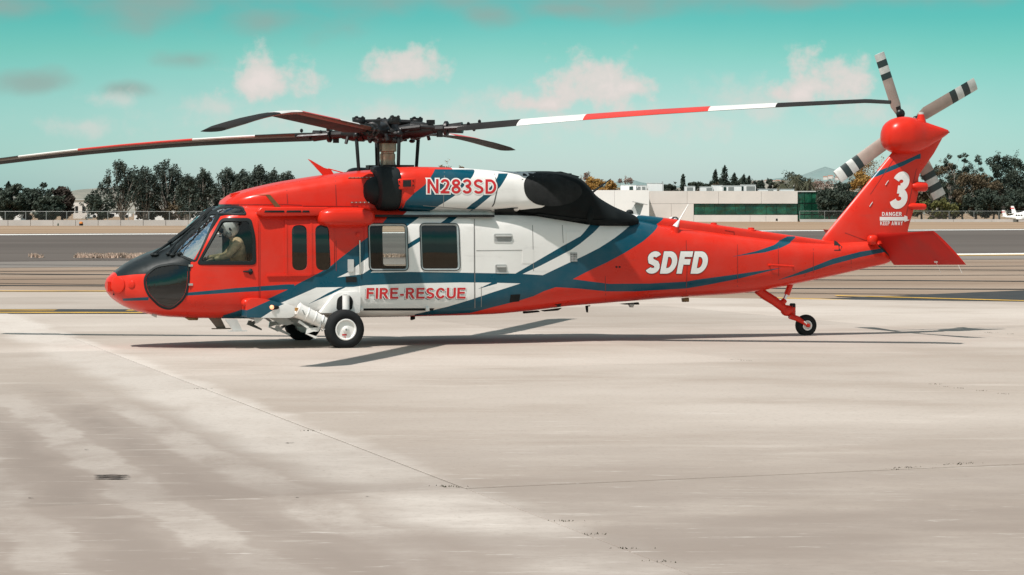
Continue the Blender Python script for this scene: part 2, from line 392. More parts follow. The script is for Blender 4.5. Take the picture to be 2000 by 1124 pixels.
# tail gearbox fairing
GBX = [(10.44, -.02, 3.50, 3.62, .05, 3.56, .9, .9), (10.47, -.02, 3.40, 3.74, .16, 3.57, .9, .9), (10.55, -.02, 3.33, 3.84, .25, 3.58, .85, .9), (10.70, -.02, 3.27, 3.915, .31, 3.58, .85, .85), (10.87, -.02, 3.25, 3.94, .32, 3.58, .85, .85),
       (11.05, -.01, 3.27, 3.92, .29, 3.58, .85, .8), (11.25, 0, 3.34, 3.86, .22, 3.6, .85, .7), (11.45, 0, 3.45, 3.80, .16, 3.64, .8, .7), (11.65, 0, 3.56, 3.745, .10, 3.66, .8, .8), (11.76, 0, 3.63, 3.71, .05, 3.67, .9, .9)]
gbx_mb = loft_mb(GBX, .05, 40)

BV = {k: bvh_of(m) for k, m in dict(hull=hull_mb, cowl=cowl_mb, nac=nac_mb, shr=shr_mb, rdg=rdg_mb, fin=fin_mb, gbx=gbx_mb).items()}
ALLB = tuple(BV)
def hit(u, v, keys=ALLB, fall_y=-.6):
    d = ray_l(u, v); o = CAM_L + d * 36.0; best = None
    for k in keys:
        r = BV[k].ray_cast(o, d)
        if r[0] is not None and (best is None or r[3] < best[2]): best = (r[0], r[1], r[3])
    if best is None:
        p = P(u, v, fall_y); bb = None
        for k in keys:
            r = BV[k].find_nearest(p)
            if r[0] is not None and (bb is None or r[3] < bb[2]): bb = (r[0], r[1], r[3])
        n = bb[1]
        return bb[0], (n if n.dot(d) < 0 else -n)
    n = best[1]
    return best[0], (n if n.dot(d) < 0 else -n)

# ---- livery paint: stripes bounded by curves z(x) in the helicopter's own coordinates
def livery():
    m, nt, b = new_mat('livery_paint'); L = nt.links
    tc = nt.nodes.new('ShaderNodeTexCoord'); sp = nt.nodes.new('ShaderNodeSeparateXYZ'); L.new(tc.outputs['Object'], sp.inputs[0])
    X, Z = sp.outputs[0], sp.outputs[2]
    def pts(px, keys):
        out = []
        for u, v in px:
            p, _ = hit(u, v, keys); out.append((p.x, p.z))
        out.sort(); res = [out[0]]
        for q in out[1:]:
            if q[0] > res[-1][0] + 1e-3: res.append(q)
        return res
    def curve(p, x0, x1, xn):
        n = nt.nodes.new('ShaderNodeFloatCurve'); L.new(xn, n.inputs['Value']); c = n.mapping.curves[0]; n.mapping.extend = 'HORIZONTAL'
        q = [((x - x0) / (x1 - x0), z / 5.0) for x, z in p]
        if q[0][0] > 1e-4: q.insert(0, (0.0, q[0][1]))
        if q[-1][0] < 1 - 1e-4: q.append((1.0, q[-1][1]))
        while len(c.points) < len(q): c.points.new(.5, .5)
        for i, (x, z) in enumerate(q): c.points[i].location = (x, z); c.points[i].handle_type = 'VECTOR'
        n.mapping.update(); return mth(nt, 'MULTIPLY', n.outputs[0], 5.0)
    def band(upper, lower, xr=None):
        x0 = min(p[0] for p in (upper or lower) + (lower or upper)); x1 = max(p[0] for p in (upper or lower) + (lower or upper))
        if xr: x0, x1 = xr
        xn = mth(nt, 'DIVIDE', mth(nt, 'SUBTRACT', X, x0), x1 - x0)
        k = mth(nt, 'MULTIPLY', mth(nt, 'GREATER_THAN', xn, 0.0), mth(nt, 'LESS_THAN', xn, 1.0))
        if upper: k = mth(nt, 'MULTIPLY', k, mth(nt, 'LESS_THAN', Z, curve(upper, x0, x1, xn)))
        if lower: k = mth(nt, 'MULTIPLY', k, mth(nt, 'GREATER_THAN', Z, curve(lower, x0, x1, xn)))
        return k
    hl = ('hull',); up = ('cowl', 'nac', 'shr'); tl = ('hull', 'rdg', 'fin')
    S = lambda u, l, k: band(pts(u, k), pts(l, k))
    col = RED
    # white field between the front and rear sweeps
    fr = pts([(470, 612), (528, 591), (590, 558), (650, 533), (692, 493), (717, 484), (771, 439)], hl) + [(1.06, 2.15), (1.2, 2.24)] + [q for q in pts([(818, 392), (850, 371), (885, 338)], ('nac',)) if q[0] > 1.22]
    fr += [(fr[-1][0] + .15, 3.4)]
    rr = pts([(1237, 436), (1185, 475), (1128, 506), (1090, 542)], hl); rr = [(rr[0][0], rr[0][1])] + rr
    ux = fr + [(x, z) for x, z in [(4.9, 3.4)] if x > fr[-1][0]]
    ux = [q for q in ux if q[0] < 5.0] + sorted([q for q in pts([(1170, 485), (1142, 500), (1113, 513), (1085, 526), (1060, 539)], hl)] , key=lambda q: q[0])
    # the rear edge falls from the roof line to the belly stripe as x decreases, so bound the field on the right by the rear stripe itself
    upper = fr + [(6.0, 3.4)]
    lowpts = [(fr[0][0], .2)] + pts([(845, 613)], hl) + pts([(900, 596), (957, 579), (1016, 560), (1060, 546)], hl)
    rear = pts([(1060, 543), (1085, 533), (1128, 512), (1185, 482), (1215, 462), (1262, 436)], hl)
    lowpts = sorted(lowpts + rear, key=lambda q: q[0]); lp = [lowpts[0]]
    for q in lowpts[1:]:
        if q[0] > lp[-1][0] + .01: lp.append(q)
    white = band(upper, lp, (fr[0][0], lp[-1][0]))
    col = nmix(nt, white, col, WHITE)
    blue = []
    blue.append(S([(364, 572), (460, 563), (560, 555.8)], [(364, 578), (460, 571.5), (560, 566), (575, 566)], hl))                        # cockpit line
    blue.append(S([(437, 616), (480, 602), (522, 584.7), (560, 567), (587, 552), (605.5, 542.8), (644, 521.5), (667, 502.8), (701.6, 476), (717.6, 464), (747, 436), (757, 424)],
                  [(484, 622), (537, 597), (620, 561), (640, 553), (653.5, 545), (679, 532.7), (717.6, 504), (795, 442), (819, 424)], hl))   # front sweep, cabin side
    blue.append(S([(770, 416), (784.6, 400), (792, 394.4), (809, 377.6), (829.5, 361.8), (842.5, 344), (849, 331)],
                  [(825.7, 420.6), (855.6, 402.9), (887.4, 383.2), (911.6, 358), (922.8, 345), (927, 334)], ('nac',)))                        # front sweep, engine cowling
    blue.append(S([(703, 539), (797.7, 476), (819, 463.3), (861.8, 434.7), (876, 424)], [(713.6, 540), (728, 529.5), (799, 485), (820.4, 471.5), (878, 436), (894, 424)], hl))
    blue.append(S([(885.5, 420.6), (900.4, 410.3), (921, 399), (941.5, 384.2), (968.6, 352.4), (973.3, 339)], [(902.3, 420.6), (921, 408.5), (941.5, 397.3), (958.4, 383.2), (977, 365.5), (986.4, 350.5), (992, 339)], ('nac',)))
    blue.append(S([(590, 551), (650, 543.5), (700, 537), (720, 533), (800, 531.5), (900, 533), (1008, 534.8), (1062, 538)], [(610, 562), (690, 561), (713, 557.5), (800, 554), (900, 552), (960, 552.5), (1017, 554), (1080, 560)], hl))   # waist band
    blue.append(S([(811, 614), (875, 599), (940, 579), (957, 573), (1016.7, 554), (1050, 545)], [(828, 616), (880, 614), (917, 612), (962.6, 600.3), (1014, 587.5), (1042, 579), (1079.3, 561), (1090, 559)], hl))
    blue.append(S([(1035, 545), (1059, 538.5), (1113.5, 512.6), (1142, 499.3), (1170, 485), (1198.8, 466.5), (1228.7, 442.3), (1245.8, 421)],
                  [(1060, 570), (1090, 560), (1119, 545.7), (1147.6, 530.6), (1184.6, 513.5), (1221.6, 493.6), (1255.8, 472), (1280, 449.5), (1295.6, 427)], ('hull', 'rdg')))
    blue.append(S([(1090, 540), (1119, 545.7), (1156, 550.5), (1190, 554.8), (1270, 554.2), (1340, 550.5), (1360, 546.8), (1440, 536), (1525.6, 523.4)],
                  [(1060, 560), (1079.3, 561), (1127.7, 563.9), (1184.6, 569.6), (1241.5, 569.6), (1340, 564), (1386.8, 556), (1440, 545.5), (1493.6, 532), (1525.6, 523.8)], hl))
    blue.append(S([(1006.7, 534.8), (1050.8, 509), (1099, 480.8), (1134.8, 460.8), (1151.9, 440)], [(1021, 535.4), (1056.5, 519), (1113.5, 489.3), (1134.8, 475), (1159, 455), (1172, 441)], hl))
    blue.append(S([(934, 564.7), (960, 552.5), (971, 552)], [(934, 564.9), (971, 554.5)], hl))
    blue.append(S([(602.8, 594), (640, 573), (661.8, 562.9), (690, 557)], [(602.8, 594.3), (645, 576), (675.7, 561), (690, 558)], hl))
    blue.append(S([(1430.8, 501.5), (1477.5, 490.8), (1512, 478.8), (1537.6, 462)], [(1430.8, 501.7), (1493.6, 493.5), (1523, 485.4), (1544, 474.8), (1553.6, 464)], ('hull', 'rdg')))
    blue.append(S([(1519, 547.6), (1573.7, 526.8), (1627, 505.5), (1680, 492), (1723, 485.4), (1742, 483)], [(1519, 547.8), (1573.7, 534.3), (1627, 516.7), (1680, 502.8), (1731, 492), (1742, 489)], tl))
    blue.append(S([(1712, 335), (1764.7, 315), (1828, 300.8)], [(1702, 349), (1764.7, 324), (1818, 312.9), (1824, 312)], ('fin',)))
    blue.append(S([(214, 582.5), (240, 583.5), (290, 580.5)], [(214, 586), (240, 588), (290, 587)], hl))
    k = blue[0]
    for q in blue[1:]: k = mth(nt, 'MAXIMUM', k, q)
    col = nmix(nt, k, col, BLUE)
    # wear: slight unevenness, exhaust soot streaks low on the boom
    n = nnoise(nt, 2.2, 6, .6); col = nmix(nt, nrange(nt, n, .35, .75, 0, .07), col, (.30, .24, .20))
    n2 = nnoise(nt, 7, 5, .6, sc=(.25, 1, 1.2))
    col = nmix(nt, nrange(nt, n2, .56, .76, 0, .13), col, (.10, .08, .07))
    # anti-glare black over the nose, windscreen surround and eyebrow
    ag = pts([(229, 540), (262, 536.5), (290, 535), (330, 532), (371, 530)], hl); ag2 = pts([(372, 514), (400, 470), (430, 423), (440, 421), (480, 419.5)], hl)
    ag2 = [q for q in ag2 if q[0] > ag[-1][0] + .005]
    k = band(None, ag + [(ag2[0][0] - .003, ag[-1][1])] + ag2, (ag[0][0], ag2[-1][0]))
    k = mth(nt, 'MULTIPLY', k, mth(nt, 'LESS_THAN', Z, 2.34))
    col = nmix(nt, k, col, BLACKC)
    L.new(col, b.inputs['Base Color']); L.new(nrange(nt, n, .3, .7, .26, .40), b.inputs['Roughness'])
    b.inputs['Coat Weight'].default_value = .08; b.inputs['Coat Roughness'].default_value = .10; b.inputs['Specular IOR Level'].default_value = .28
    nbump(nt, b, nnoise(nt, 1.7, 2, .4), .12, .02)
    return m
M_LIV = livery()

# ---- outline helpers in photograph pixels
def rpoly(pts, r, n=5, sub=10.0):
    """polygon with rounded corners, long sides split about every sub pixels"""
    cs = []; k = len(pts); rr = r if isinstance(r, (list, tuple)) else [r] * k
    for i in range(k):
        a, b, c = (Vector(pts[(i + j) % k]) for j in (-1, 0, 1)); d1 = (a - b); d2 = (c - b)
        q = min(rr[i], d1.length * .49, d2.length * .49); p0 = b + d1.normalized() * q; p1 = b + d2.normalized() * q
        cs.append([(p0 * (1 - t) + b * t) * (1 - t) + (b * (1 - t) + p1 * t) * t for t in (j / n for j in range(n + 1))])
    out = []
    for i, c in enumerate(cs):
        out += [tuple(p) for p in c]; a, b = c[-1], cs[(i + 1) % k][0]
        m = max(1, round((Vector(pts[i]) - Vector(pts[(i + 1) % k])).length / sub))
        out += [tuple(a.lerp(b, t / m)) for t in range(1, m)]
    return out
def inset(poly, d):
    n = len(poly); A = sum(poly[i][0] * poly[(i + 1) % n][1] - poly[(i + 1) % n][0] * poly[i][1] for i in range(n)); s = 1 if A > 0 else -1; out = []
    for i in range(n):
        a = Vector(poly[i - 1]); b = Vector(poly[i]); c = Vector(poly[(i + 1) % n])
        e = (c - a); e = e.normalized() if e.length > 1e-9 else Vector((1, 0)); nn = Vector((-e.y, e.x)) * s
        out.append(tuple(b + nn * d))
    return out
def patch_mesh(name, outer, holes, off, mats, keys=ALLB, grid=9.0, thick=0.0, smooth=True):
    bm = bmesh.new(); eds = []
    for loop in [outer] + list(holes):
        vs = [bm.verts.new((u, v, 0)) for u, v in loop]
        eds += [bm.edges.new((vs[i], vs[(i + 1) % len(vs)])) for i in range(len(vs))]
    bmesh.ops.triangle_fill(bm, use_beauty=True, use_dissolve=False, edges=eds, normal=(0, 0, -1))
    us = [p[0] for p in outer]; vv = [p[1] for p in outer]
    grid_cut(bm, min(us), max(us), min(vv), max(vv), grid)
    return bm_to_surface(bm, name, off, mats, keys, thick, smooth)
def grid_cut(bm, u0, u1, v0, v1, grid):
    for ax, a, b in ((0, u0, u1), (1, v0, v1)):
        x = a + grid
        while x < b - .3 * grid:
            co = (x, 0, 0) if ax == 0 else (0, x, 0); no = (1, 0, 0) if ax == 0 else (0, 1, 0)
            bmesh.ops.bisect_plane(bm, geom=bm.verts[:] + bm.edges[:] + bm.faces[:], plane_co=co, plane_no=no); x += grid
def bm_to_surface(bm, name, off, mats, keys, thick=0.0, smooth=True):
    bm.verts.ensure_lookup_table(); nrm = {}
    for v in bm.verts:
        p, n = hit(v.co.x, v.co.y, keys); nrm[v] = n; v.co = p + n * off
    bm.normal_update()
    for f in bm.faces:
        c = f.calc_center_median()
        if f.normal.dot(c - CAM_L) > 0: f.normal_flip()
    if thick:
        be = [e for e in bm.edges if e.is_boundary]; r = bmesh.ops.extrude_edge_only(bm, edges=be)
        nv = [g for g in r['geom'] if isinstance(g, bmesh.types.BMVert)]
        for v in nv:
            src = [e.other_vert(v) for e in v.link_edges if e.other_vert(v) in nrm]
            if src: v.co = v.co - nrm[src[0]] * thick
    me = bpy.data.meshes.new(name); bm.to_mesh(me); bm.free()
    for m in (mats if isinstance(mats, (list, tuple)) else [mats]): me.materials.append(m)
    finish(me, smooth, 40); return me
def patch(name, outer, off, mat, parent=heli, holes=(), keys=ALLB, grid=9.0, thick=0.0, mirror=False):
    me = patch_mesh(name, outer, holes, off, mat, keys, grid, thick); o = link_mesh(name, me, parent)
    if mirror: link_mesh(name, mirror_mesh(me), parent)
    return o
def frame_ring(name, outer, inner, mat, parent=heli, offs=(.011, .022, .020, -.02), keys=('hull',), mirror=False):
    n = len(outer); ts = (0, .12, .85, 1); mb = MB(); rings = []
    for t, o in zip(ts, offs):
        r = []
        for a, b in zip(outer, inner):
            p, nn = hit(a[0] + (b[0] - a[0]) * t, a[1] + (b[1] - a[1]) * t, keys); r.append(p + nn * o)
        rings.append(r)
    mb.rings(rings, False, False); me = mb.mesh(name, mat)
    bm = bmesh.new(); bm.from_mesh(me); bmesh.ops.recalc_face_normals(bm, faces=bm.faces[:]); bm.to_mesh(me); bm.free()
    o = link_mesh(name, me, parent)
    if mirror: link_mesh(name, mirror_mesh(me), parent)
    return o
def slab_mesh(name, px, y0, y1, mat, bevel=.015, seg=2):
    """outline in pixels on the plane y = y0, extruded to y1 with rounded edges"""
    bm = bmesh.new(); a = [P(u, v, y0) for u, v in px]; vs = [bm.verts.new(p) for p in a]; f = bm.faces.new(vs)
    r = bmesh.ops.extrude_face_region(bm, geom=[f]); nv = [g for g in r['geom'] if isinstance(g, bmesh.types.BMVert)]
    for v in nv: v.co.y += (y1 - y0)
    bmesh.ops.recalc_face_normals(bm, faces=bm.faces[:])
    if bevel: bmesh.ops.bevel(bm, geom=bm.edges[:], offset=bevel, segments=seg, affect='EDGES', profile=.5, clamp_overlap=True)
    me = bpy.data.meshes.new(name); bm.to_mesh(me); bm.free(); me.materials.append(mat); finish(me, True, 50); return me
def slab(name, px, y0, y1, mat, parent=heli, bevel=.015, mirror=False, seg=2):
    me = slab_mesh(name, px, y0, y1, mat, bevel, seg); o = link_mesh(name, me, parent)
    if mirror: link_mesh(name, mirror_mesh(me), parent)
    return o

def split_pair(A, B, sub=10.0):
    a2, b2 = [], []
    for i in range(len(A)):
        j = (i + 1) % len(A); m = max(1, round((Vector(A[i]) - Vector(A[j])).length / sub))
        for t in range(m): a2.append(tuple(Vector(A[i]).lerp(Vector(A[j]), t / m))); b2.append(tuple(Vector(B[i]).lerp(Vector(B[j]), t / m)))
    return a2, b2
# ---- window outlines
CW_O = rpoly([(383, 518), (433, 426.5), (490.5, 426.5), (499, 462), (500.5, 518)], [10, 9, 9, 12, 9]); CW_I = [(393.5, 510), (435.5, 434), (485.5, 434), (492.5, 464), (492.8, 510)]; CW_O = rpoly([(383, 518), (433, 426.5), (490.5, 426.5), (499, 462), (500.5, 518)], [10, 9, 9, 12, 9], 5, 1e9); CW_I = rpoly(CW_I, [7, 6, 6, 9, 6], 5, 1e9); CW_O, CW_I = split_pair(CW_O, CW_I); CW_H = rpoly([(389.5, 512.6), (434.5, 430.8), (488, 430.8), (495, 463.5), (495.4, 512.6)], [7, 6, 6, 9, 6])
W1_O = rpoly([(717.2, 437), (795.2, 437), (798.2, 530), (719.8, 530)], 11); W1_I = inset(W1_O, 4.6)
W2_O = rpoly([(818.2, 436.5), (896, 436.5), (899.2, 529.5), (821.2, 529.5)], 11); W2_I = inset(W2_O, 4.6)
GW = [rpoly([(569.5, 440), (599, 440), (600, 528.5), (570.5, 528.5)], 13.5), rpoly([(615, 440), (642, 440), (646.5, 528.5), (617, 528.5)], 13.5)]
WS = rpoly([(381, 509), (343, 493), (397, 425), (424, 416.5)], 4)
CH_O = rpoly([(279, 540), (303, 519), (340, 513), (371, 516), (371, 552), (364, 584), (336, 607), (312, 602), (283, 573)], [14, 12, 8, 3, 14, 18, 18, 14, 16]); CH_I = inset(CH_O, 5)
EY = rpoly([(410, 418), (428, 408.5), (452, 405.5), (471, 407.5), (480, 418.5)], [4, 8, 10, 8, 4])

# ---- fuselage shell with real window openings
def build_fuselage():
    me = hull_mb.mesh('fuselage', [M_LIV, M_INSIDE], True, 30); o = link_mesh('fuselage', me, heli)
    bm = bmesh.new(); bm.from_mesh(me)
    for poly in (CW_H, inset(W1_I, -2), inset(W2_I, -2), GW[0], GW[1], WS, CH_I, EY):
        for s in (1, -1):
            eye = Vector((CAM_L.x, CAM_L.y * s, CAM_L.z)); rays = [ray_l(u, v) for u, v in poly]
            rays = [Vector((r.x, r.y * s, r.z)) for r in rays]; mid = sum(rays, Vector()).normalized(); pl = []
            for a, b in zip(rays, rays[1:] + rays[:1]):
                if (a - b).length < 4e-5: continue
                n = a.cross(b).normalized(); n = n if n.dot(mid) < 0 else -n
                if not any((n - q).length < 2e-3 for q in pl): pl.append(n)
            def side(f, tol):
                c = f.calc_center_median() - eye
                return f.normal.dot(c) < 0 and max(c.dot(n) for n in pl) < tol
            cand = {f for f in bm.faces if side(f, .7)}
            for n in pl:
                fs = [f for f in cand if side(f, .40)]; es = {e for f in fs for e in f.edges}; vs_ = {v for f in fs for v in f.verts}
                r = bmesh.ops.bisect_plane(bm, geom=list(vs_) + list(es) + fs, plane_co=eye, plane_no=n, dist=1e-5)
                cand = {f for f in cand if f.is_valid} | {g for g in r['geom'] if isinstance(g, bmesh.types.BMFace)}
            bmesh.ops.delete(bm, geom=[f for f in cand if side(f, 0.0)], context='FACES')
    bm.to_mesh(me); bm.free()
    sm = o.modifiers.new('s', 'SOLIDIFY'); sm.thickness = .035; sm.offset = -1; sm.material_offset = 1; sm.material_offset_rim = 1
    dg = bpy.context.evaluated_depsgraph_get(); nm = bpy.data.meshes.new_from_object(o.evaluated_get(dg)); o.modifiers.clear(); o.data = nm; nm.name = 'fuselage'
    finish(nm, True, 30); return o
fus = build_fuselage()

# ---- cockpit: door, windows, windscreen
door = patch('cockpit_door', [(373.5, 516), (429.5, 424.2), (503.5, 424.2), (505, 592), (376, 598), (373.5, 590)], .010, M_LIV, holes=[CW_H], keys=('hull',), thick=.010)
frame_ring('window_frame', CW_O, CW_I, M_BLACK, door); patch('window_pane', inset(CW_I, -1), -.006, M_GLASS, door, keys=('hull',))
frame_ring('window_frame', CW_O, CW_I, M_BLACK, heli, mirror=False).data = mirror_mesh(bpy.data.objects['window_frame'].data)
link_mesh('window_pane', mirror_mesh(bpy.data.objects['window_pane'].data), heli)
mb = MB(); mb.tube([hit(474, 531)[0] + Vector((0, -.03, 0)), hit(492, 530.5)[0] + Vector((0, -.035, 0))], [.012, .022], 8); mb.ellipsoid(hit(489, 531)[0] + Vector((0, -.02, 0)), (.04, .03, .05), 10, 6); mb.build('door_handle', M_BLACK, door)
for v in (519, 556):
    mb = MB(); p = hit(373, v)[0]; mb.box(p + Vector((-.01, -.015, 0)), (.07, .03, .035)); mb.build('hinge', M_CHROME, door)
patch('windscreen', inset(WS, -1.5), -.004, M_WSGLASS, keys=('hull',), mirror=True)
frame_ring('windscreen_frame', inset(WS, -5), inset(WS, .6), M_BLACK, heli, offs=(.003, .012, .012, -.01), mirror=True)
patch('chin_window', inset(CH_I, -1), -.004, M_DKGLASS, keys=('hull',), mirror=True)
frame_ring('chin_window_frame', CH_O, CH_I, M_BLACK, heli, offs=(.003, .012, .012, -.01), mirror=True)
M_EYE = glass_mat('smoked_roof_glass', (.50, .56, .55), k=2.0)
patch('roof_window', inset(EY, .5), .004, M_EYE, keys=('hull',), mirror=True, grid=5)
frame_ring('roof_window_frame', inset(EY, -2.4), inset(EY, 1.0), M_BLACK, heli, offs=(.002, .016, .016, -.006), mirror=True)
# interior
mb = MB(); mb.rings(loft_rings([(-3.0, 0, .7, 1.2, .45, 1.0, .5, .5), (-2.75, 0, .7, 1.36, .62, 1.0, .5, .5), (-2.45, 0, .75, 1.43, .70, 1.0, .5, .5), (-2.36, 0, .78, 1.40, .68, 1.0, .5, .5)], .1, 32)); mb.build('instrument_panel', M_INSIDE, heli)
mb = MB(); mb.box((.45, 0, .58), (4.6, 1.7, .05)); mb.build('cabin_floor', M_INSIDE, heli)
for bc, bd in (((-1.0, .55, 1.35), (.06, .9, 1.5)), ((2.3, 0, 1.35), (.06, 2.1, 1.6))):
    mb = MB(); mb.box(bc, bd); mb.build('cabin_bulkhead', M_INSIDE, heli)
mb = MB(); mb.box((.0, .2, 1.3), (.9, .5, .9)); mb.build('cabin_cabinet', M_INSIDE, heli)
for y in (-.52, .52):
    mb = MB(); mb.box((-1.42, y, .86), (.50, .46, .12)); mb.box((-1.10, y, 1.22), (.10, .46, .75), Matrix.Rotation(math.radians(12), 3, 'Y')); mb.box((-1.0, y, 1.68), (.09, .26, .22)); mb.box((-1.42, y, .70), (.34, .34, .22)); mb.build('pilot_seat', M_BLACK, heli)
for y in (-.52, .52):
    mb = MB(); mb.tube([(-2.0, y, .60), (-1.92, y, .95), (-1.82, y, 1.10)], .018, 8); mb.build('control_stick', M_BLACK, heli)
# wipers and centre post
def onhull(u, v, off=.03):
    p, n = hit(u, v, ('hull',)); return p + n * off
for a, b in (([(306, 500), (322, 487), (345, 470), (372, 447), (410, 421)], .011), ([(352, 497), (362, 480), (380, 458), (402, 428)], .010)):
    mb = MB(); pts = [onhull(u, v, .045) for u, v in a]; mb.tube(pts, b, 6); mb.tube([onhull(*a[-1], .05), onhull(*a[2], .025)], .014, 6); mb.ellipsoid(onhull(*a[0], .02), (.05, .04, .03), 8, 6); mb.build('wiper', M_BLACK, heli)
for pl, r_ in (([(300, 500), (335, 478), (370, 449), (404, 420)], .020), ([(330, 498), (345, 480), (368, 458), (405, 424)], .016), ([(338, 500), (352, 484), (376, 462), (412, 426)], .022)):
    mb = MB(); mb.tube([onhull(*q, .035) for q in pl], r_, 6); mb.ellipsoid(onhull(*pl[0], .02), (.05, .04, .03), 8, 6); mb.build('wiper', M_BLACK, heli)
mb = MB(); mb.tube([Vector((-2.62, -.03, 1.70)), Vector((-2.3, -.03, 1.935)), Vector((-2.05, -.03, 2.15)), Vector((-1.9, -.03, 2.25))], .035, 8); mb.build('windscreen_post', M_BLACK, heli)
# nose details
mb = MB(); mb.lathe([(.13, -.02), (.13, .012), (.11, .022), (.001, .024)], hit(231, 557)[0], hit(231, 557)[1], 20); mb.build('nose_hatch', M_RED, heli)
mb = MB(); mb.lathe([(.06, -.02), (.06, .012), (.045, .02), (.001, .022)], hit(257, 556)[0], hit(257, 556)[1], 16); mb.build('nose_hatch', M_RED, heli)
mb = MB(); p, n = hit(213, 560); mb.box(p - n * -.01, (.05, .10, .16)); mb.build('nose_cap', M_RED, heli)
patch('nose_slot', [(219, 560), (222, 557), (224, 577), (221, 577)], .004, M_VOID, keys=('hull',))

# ---- gunner window panel
gp = patch('gunner_window_panel', [(560, 432), (652, 432), (652, 520), (625, 536), (560, 536)], .014, M_LIV, holes=GW, keys=('hull',), thick=.014)
for g in GW: patch('window_pane', inset(g, -.5), -.02, M_DKGLASS, gp, keys=('hull',), mirror=True)
for us in ((556, 560), (605, 609)):
    patch('panel_rail', [(us[0], 431), (us[1], 431), (us[1] + 1, 537), (us[0] + 1, 537)], .022, M_LIV, keys=('hull',), thick=.02)
patch('lower_ledge', [(521, 537), (606, 535.5), (606, 539), (521, 540.5)], .03, M_RED, keys=('hull',), thick=.03)
# roof ledge with dark anti-slip pads, bulged fairing above the gunner window
slab('roof_ledge', [(503, 412), (512, 405), (640, 405), (652, 409), (652, 421), (516, 423.5), (505, 420)], -1.20, -.75, M_RED, bevel=.02, mirror=True)
for a, b in ((516, 555), (559, 588), (590, 604)): slab('walkway_pad', [(a + 2, 411.5), (b, 411.5), (b + 1, 415.5), (a, 415.5)], -1.206, -1.18, M_VOID, bevel=.003, seg=1)
mb = MB(); c = P(676, 425, -1.15); mb.ellipsoid((c.x, -1.02, c.z), (.50, .34, .165), 28, 14, .62); mb.build('door_fairing', M_RED, heli)
mb = MB(); c = P(700, 458, -1.2); mb.lathe([(.035, -.01), (.035, .012), (.02, .02), (.001, .02)], (c.x, -1.185, c.z), (0, -1, 0), 14); mb.build('drain_fitting', M_RED, heli)

# ---- sliding cabin door
D_O = rpoly([(711, 428), (918, 428), (924.5, 436), (925, 600), (702, 602), (703, 540), (712, 530)], [2, 10, 6, 5, 3, 3, 3])
cd = patch('cabin_door', D_O, .016, M_LIV, holes=[inset(W1_I, -2.5), inset(W2_I, -2.5)], keys=('hull',), thick=.016, grid=11)
M_BEZEL = simple('grey_window_bezel', (.30, .33, .33), .35, .2, scale=4)
for o_, i_, gm in ((W1_O, W1_I, M_GLASS), (W2_O, W2_I, M_DKGLASS)):
    f1 = frame_ring('window_seal', o_, inset(o_, 1.6), M_BLACK, cd, offs=(.014, .028, .028, .010))
    f2 = frame_ring('window_bezel', inset(o_, 1.4), i_, M_BEZEL, cd, offs=(.022, .026, .014, -.02))
    pn = patch('window_pane', inset(i_, -1), -.004, gm, cd, keys=('hull',))
    for f in (f1, f2): link_mesh(f.name.split('.')[0], mirror_mesh(f.data), heli)
    mm = mirror_mesh(pn.data); mm.materials.clear(); mm.materials.append(M_GLASS); link_mesh('window_pane', mm, heli)
slab('door_rail', [(731, 419.6), (966, 419.6), (966, 424.4), (734, 424.4)], -1.20, -1.02, M_VOID, bevel=.004, mirror=True)
patch('door_track', [(700, 602.6), (848, 602.6), (845, 606.2), (700, 606.2)], .012, M_VOID, keys=('hull',), thick=.012)
for u in (707, 836): slab('track_bracket', [(u - 3, 600), (u + 3, 600), (u + 3, 608), (u - 3, 608)], -1.20, -1.10, M_WHITE, bevel=.006)
patch('step_light', rpoly([(679, 507), (690.5, 507), (690.5, 531), (679, 531)], 1.5), .02, M_LGREY, keys=('hull',), thick=.02)
patch('formation_light', [(675.5, 541), (696, 541), (696, 551.5), (675.5, 551.5)], .014, M_VOID, keys=('hull',), thick=.014)
mb = MB(); mb.tube([hit(701.5, 470, ('hull',))[0] + Vector((0, -.03, 0)), hit(702.5, 537, ('hull',))[0] + Vector((0, -.03, 0))], .013, 8); mb.build('grab_handle', M_CHROME, heli)

# ---- cargo area details behind the door
for poly in ([(965.5, 458), (999.5, 458), (998.5, 473), (966, 473)], [(968, 518), (988.5, 518), (988.5, 533), (968.5, 533)]):
    po = rpoly(poly, 2, 3); st = frame_ring('kick_step', inset(po, -1.5), inset(po, .5), M_LGREY, heli, offs=(.002, .008, .006, -.02))
    patch('step_recess', inset(po, .2), .003, simple('recess_grey', (.30, .30, .29), .6), st, keys=('hull',))
    patch('step_lip', [(poly[0][0] + 1, poly[0][1] + 1), (poly[1][0] - 1, poly[1][1] + 1), (poly[1][0] - 2, poly[1][1] + 4.5), (poly[0][0] + 2, poly[0][1] + 4.5)], .03, M_LGREY, st, keys=('hull',), thick=.028)
gr = patch('vent_grille', [(1113.5, 494), (1127, 494), (1127, 511.5), (1113.5, 511.5)], .005, M_VOID, keys=('hull',))
for i in range(5):
    u = 1114.4 + i * 2.75; patch('grille_bar', [(u, 494), (u + .9, 494), (u + .9, 511.5), (u, 511.5)], .010, M_LGREY, gr, keys=('hull',))
for i in range(5):
    v = 495 + i * 3.6; patch('grille_bar', [(1113.5, v), (1127, v), (1127, v + .9), (1113.5, v + .9)], .011, M_LGREY, gr, keys=('hull',))
patch('belly_vent', [(997, 576), (1016, 575), (1014, 589), (995, 591)], .006, M_VOID, keys=('hull',))
patch('belly_vent', [(1084, 595), (1097, 593), (1096, 599), (1082, 601)], .006, M_VOID, keys=('hull',))
for u, v in ((1204, 522), (1210, 522)): patch('drain_hole', rpoly([(u - 2, v - 1.8), (u + 2, v - 1.8), (u + 2, v + 1.8), (u - 2, v + 1.8)], 1.8, 3), .004, M_VOID, keys=('hull',))
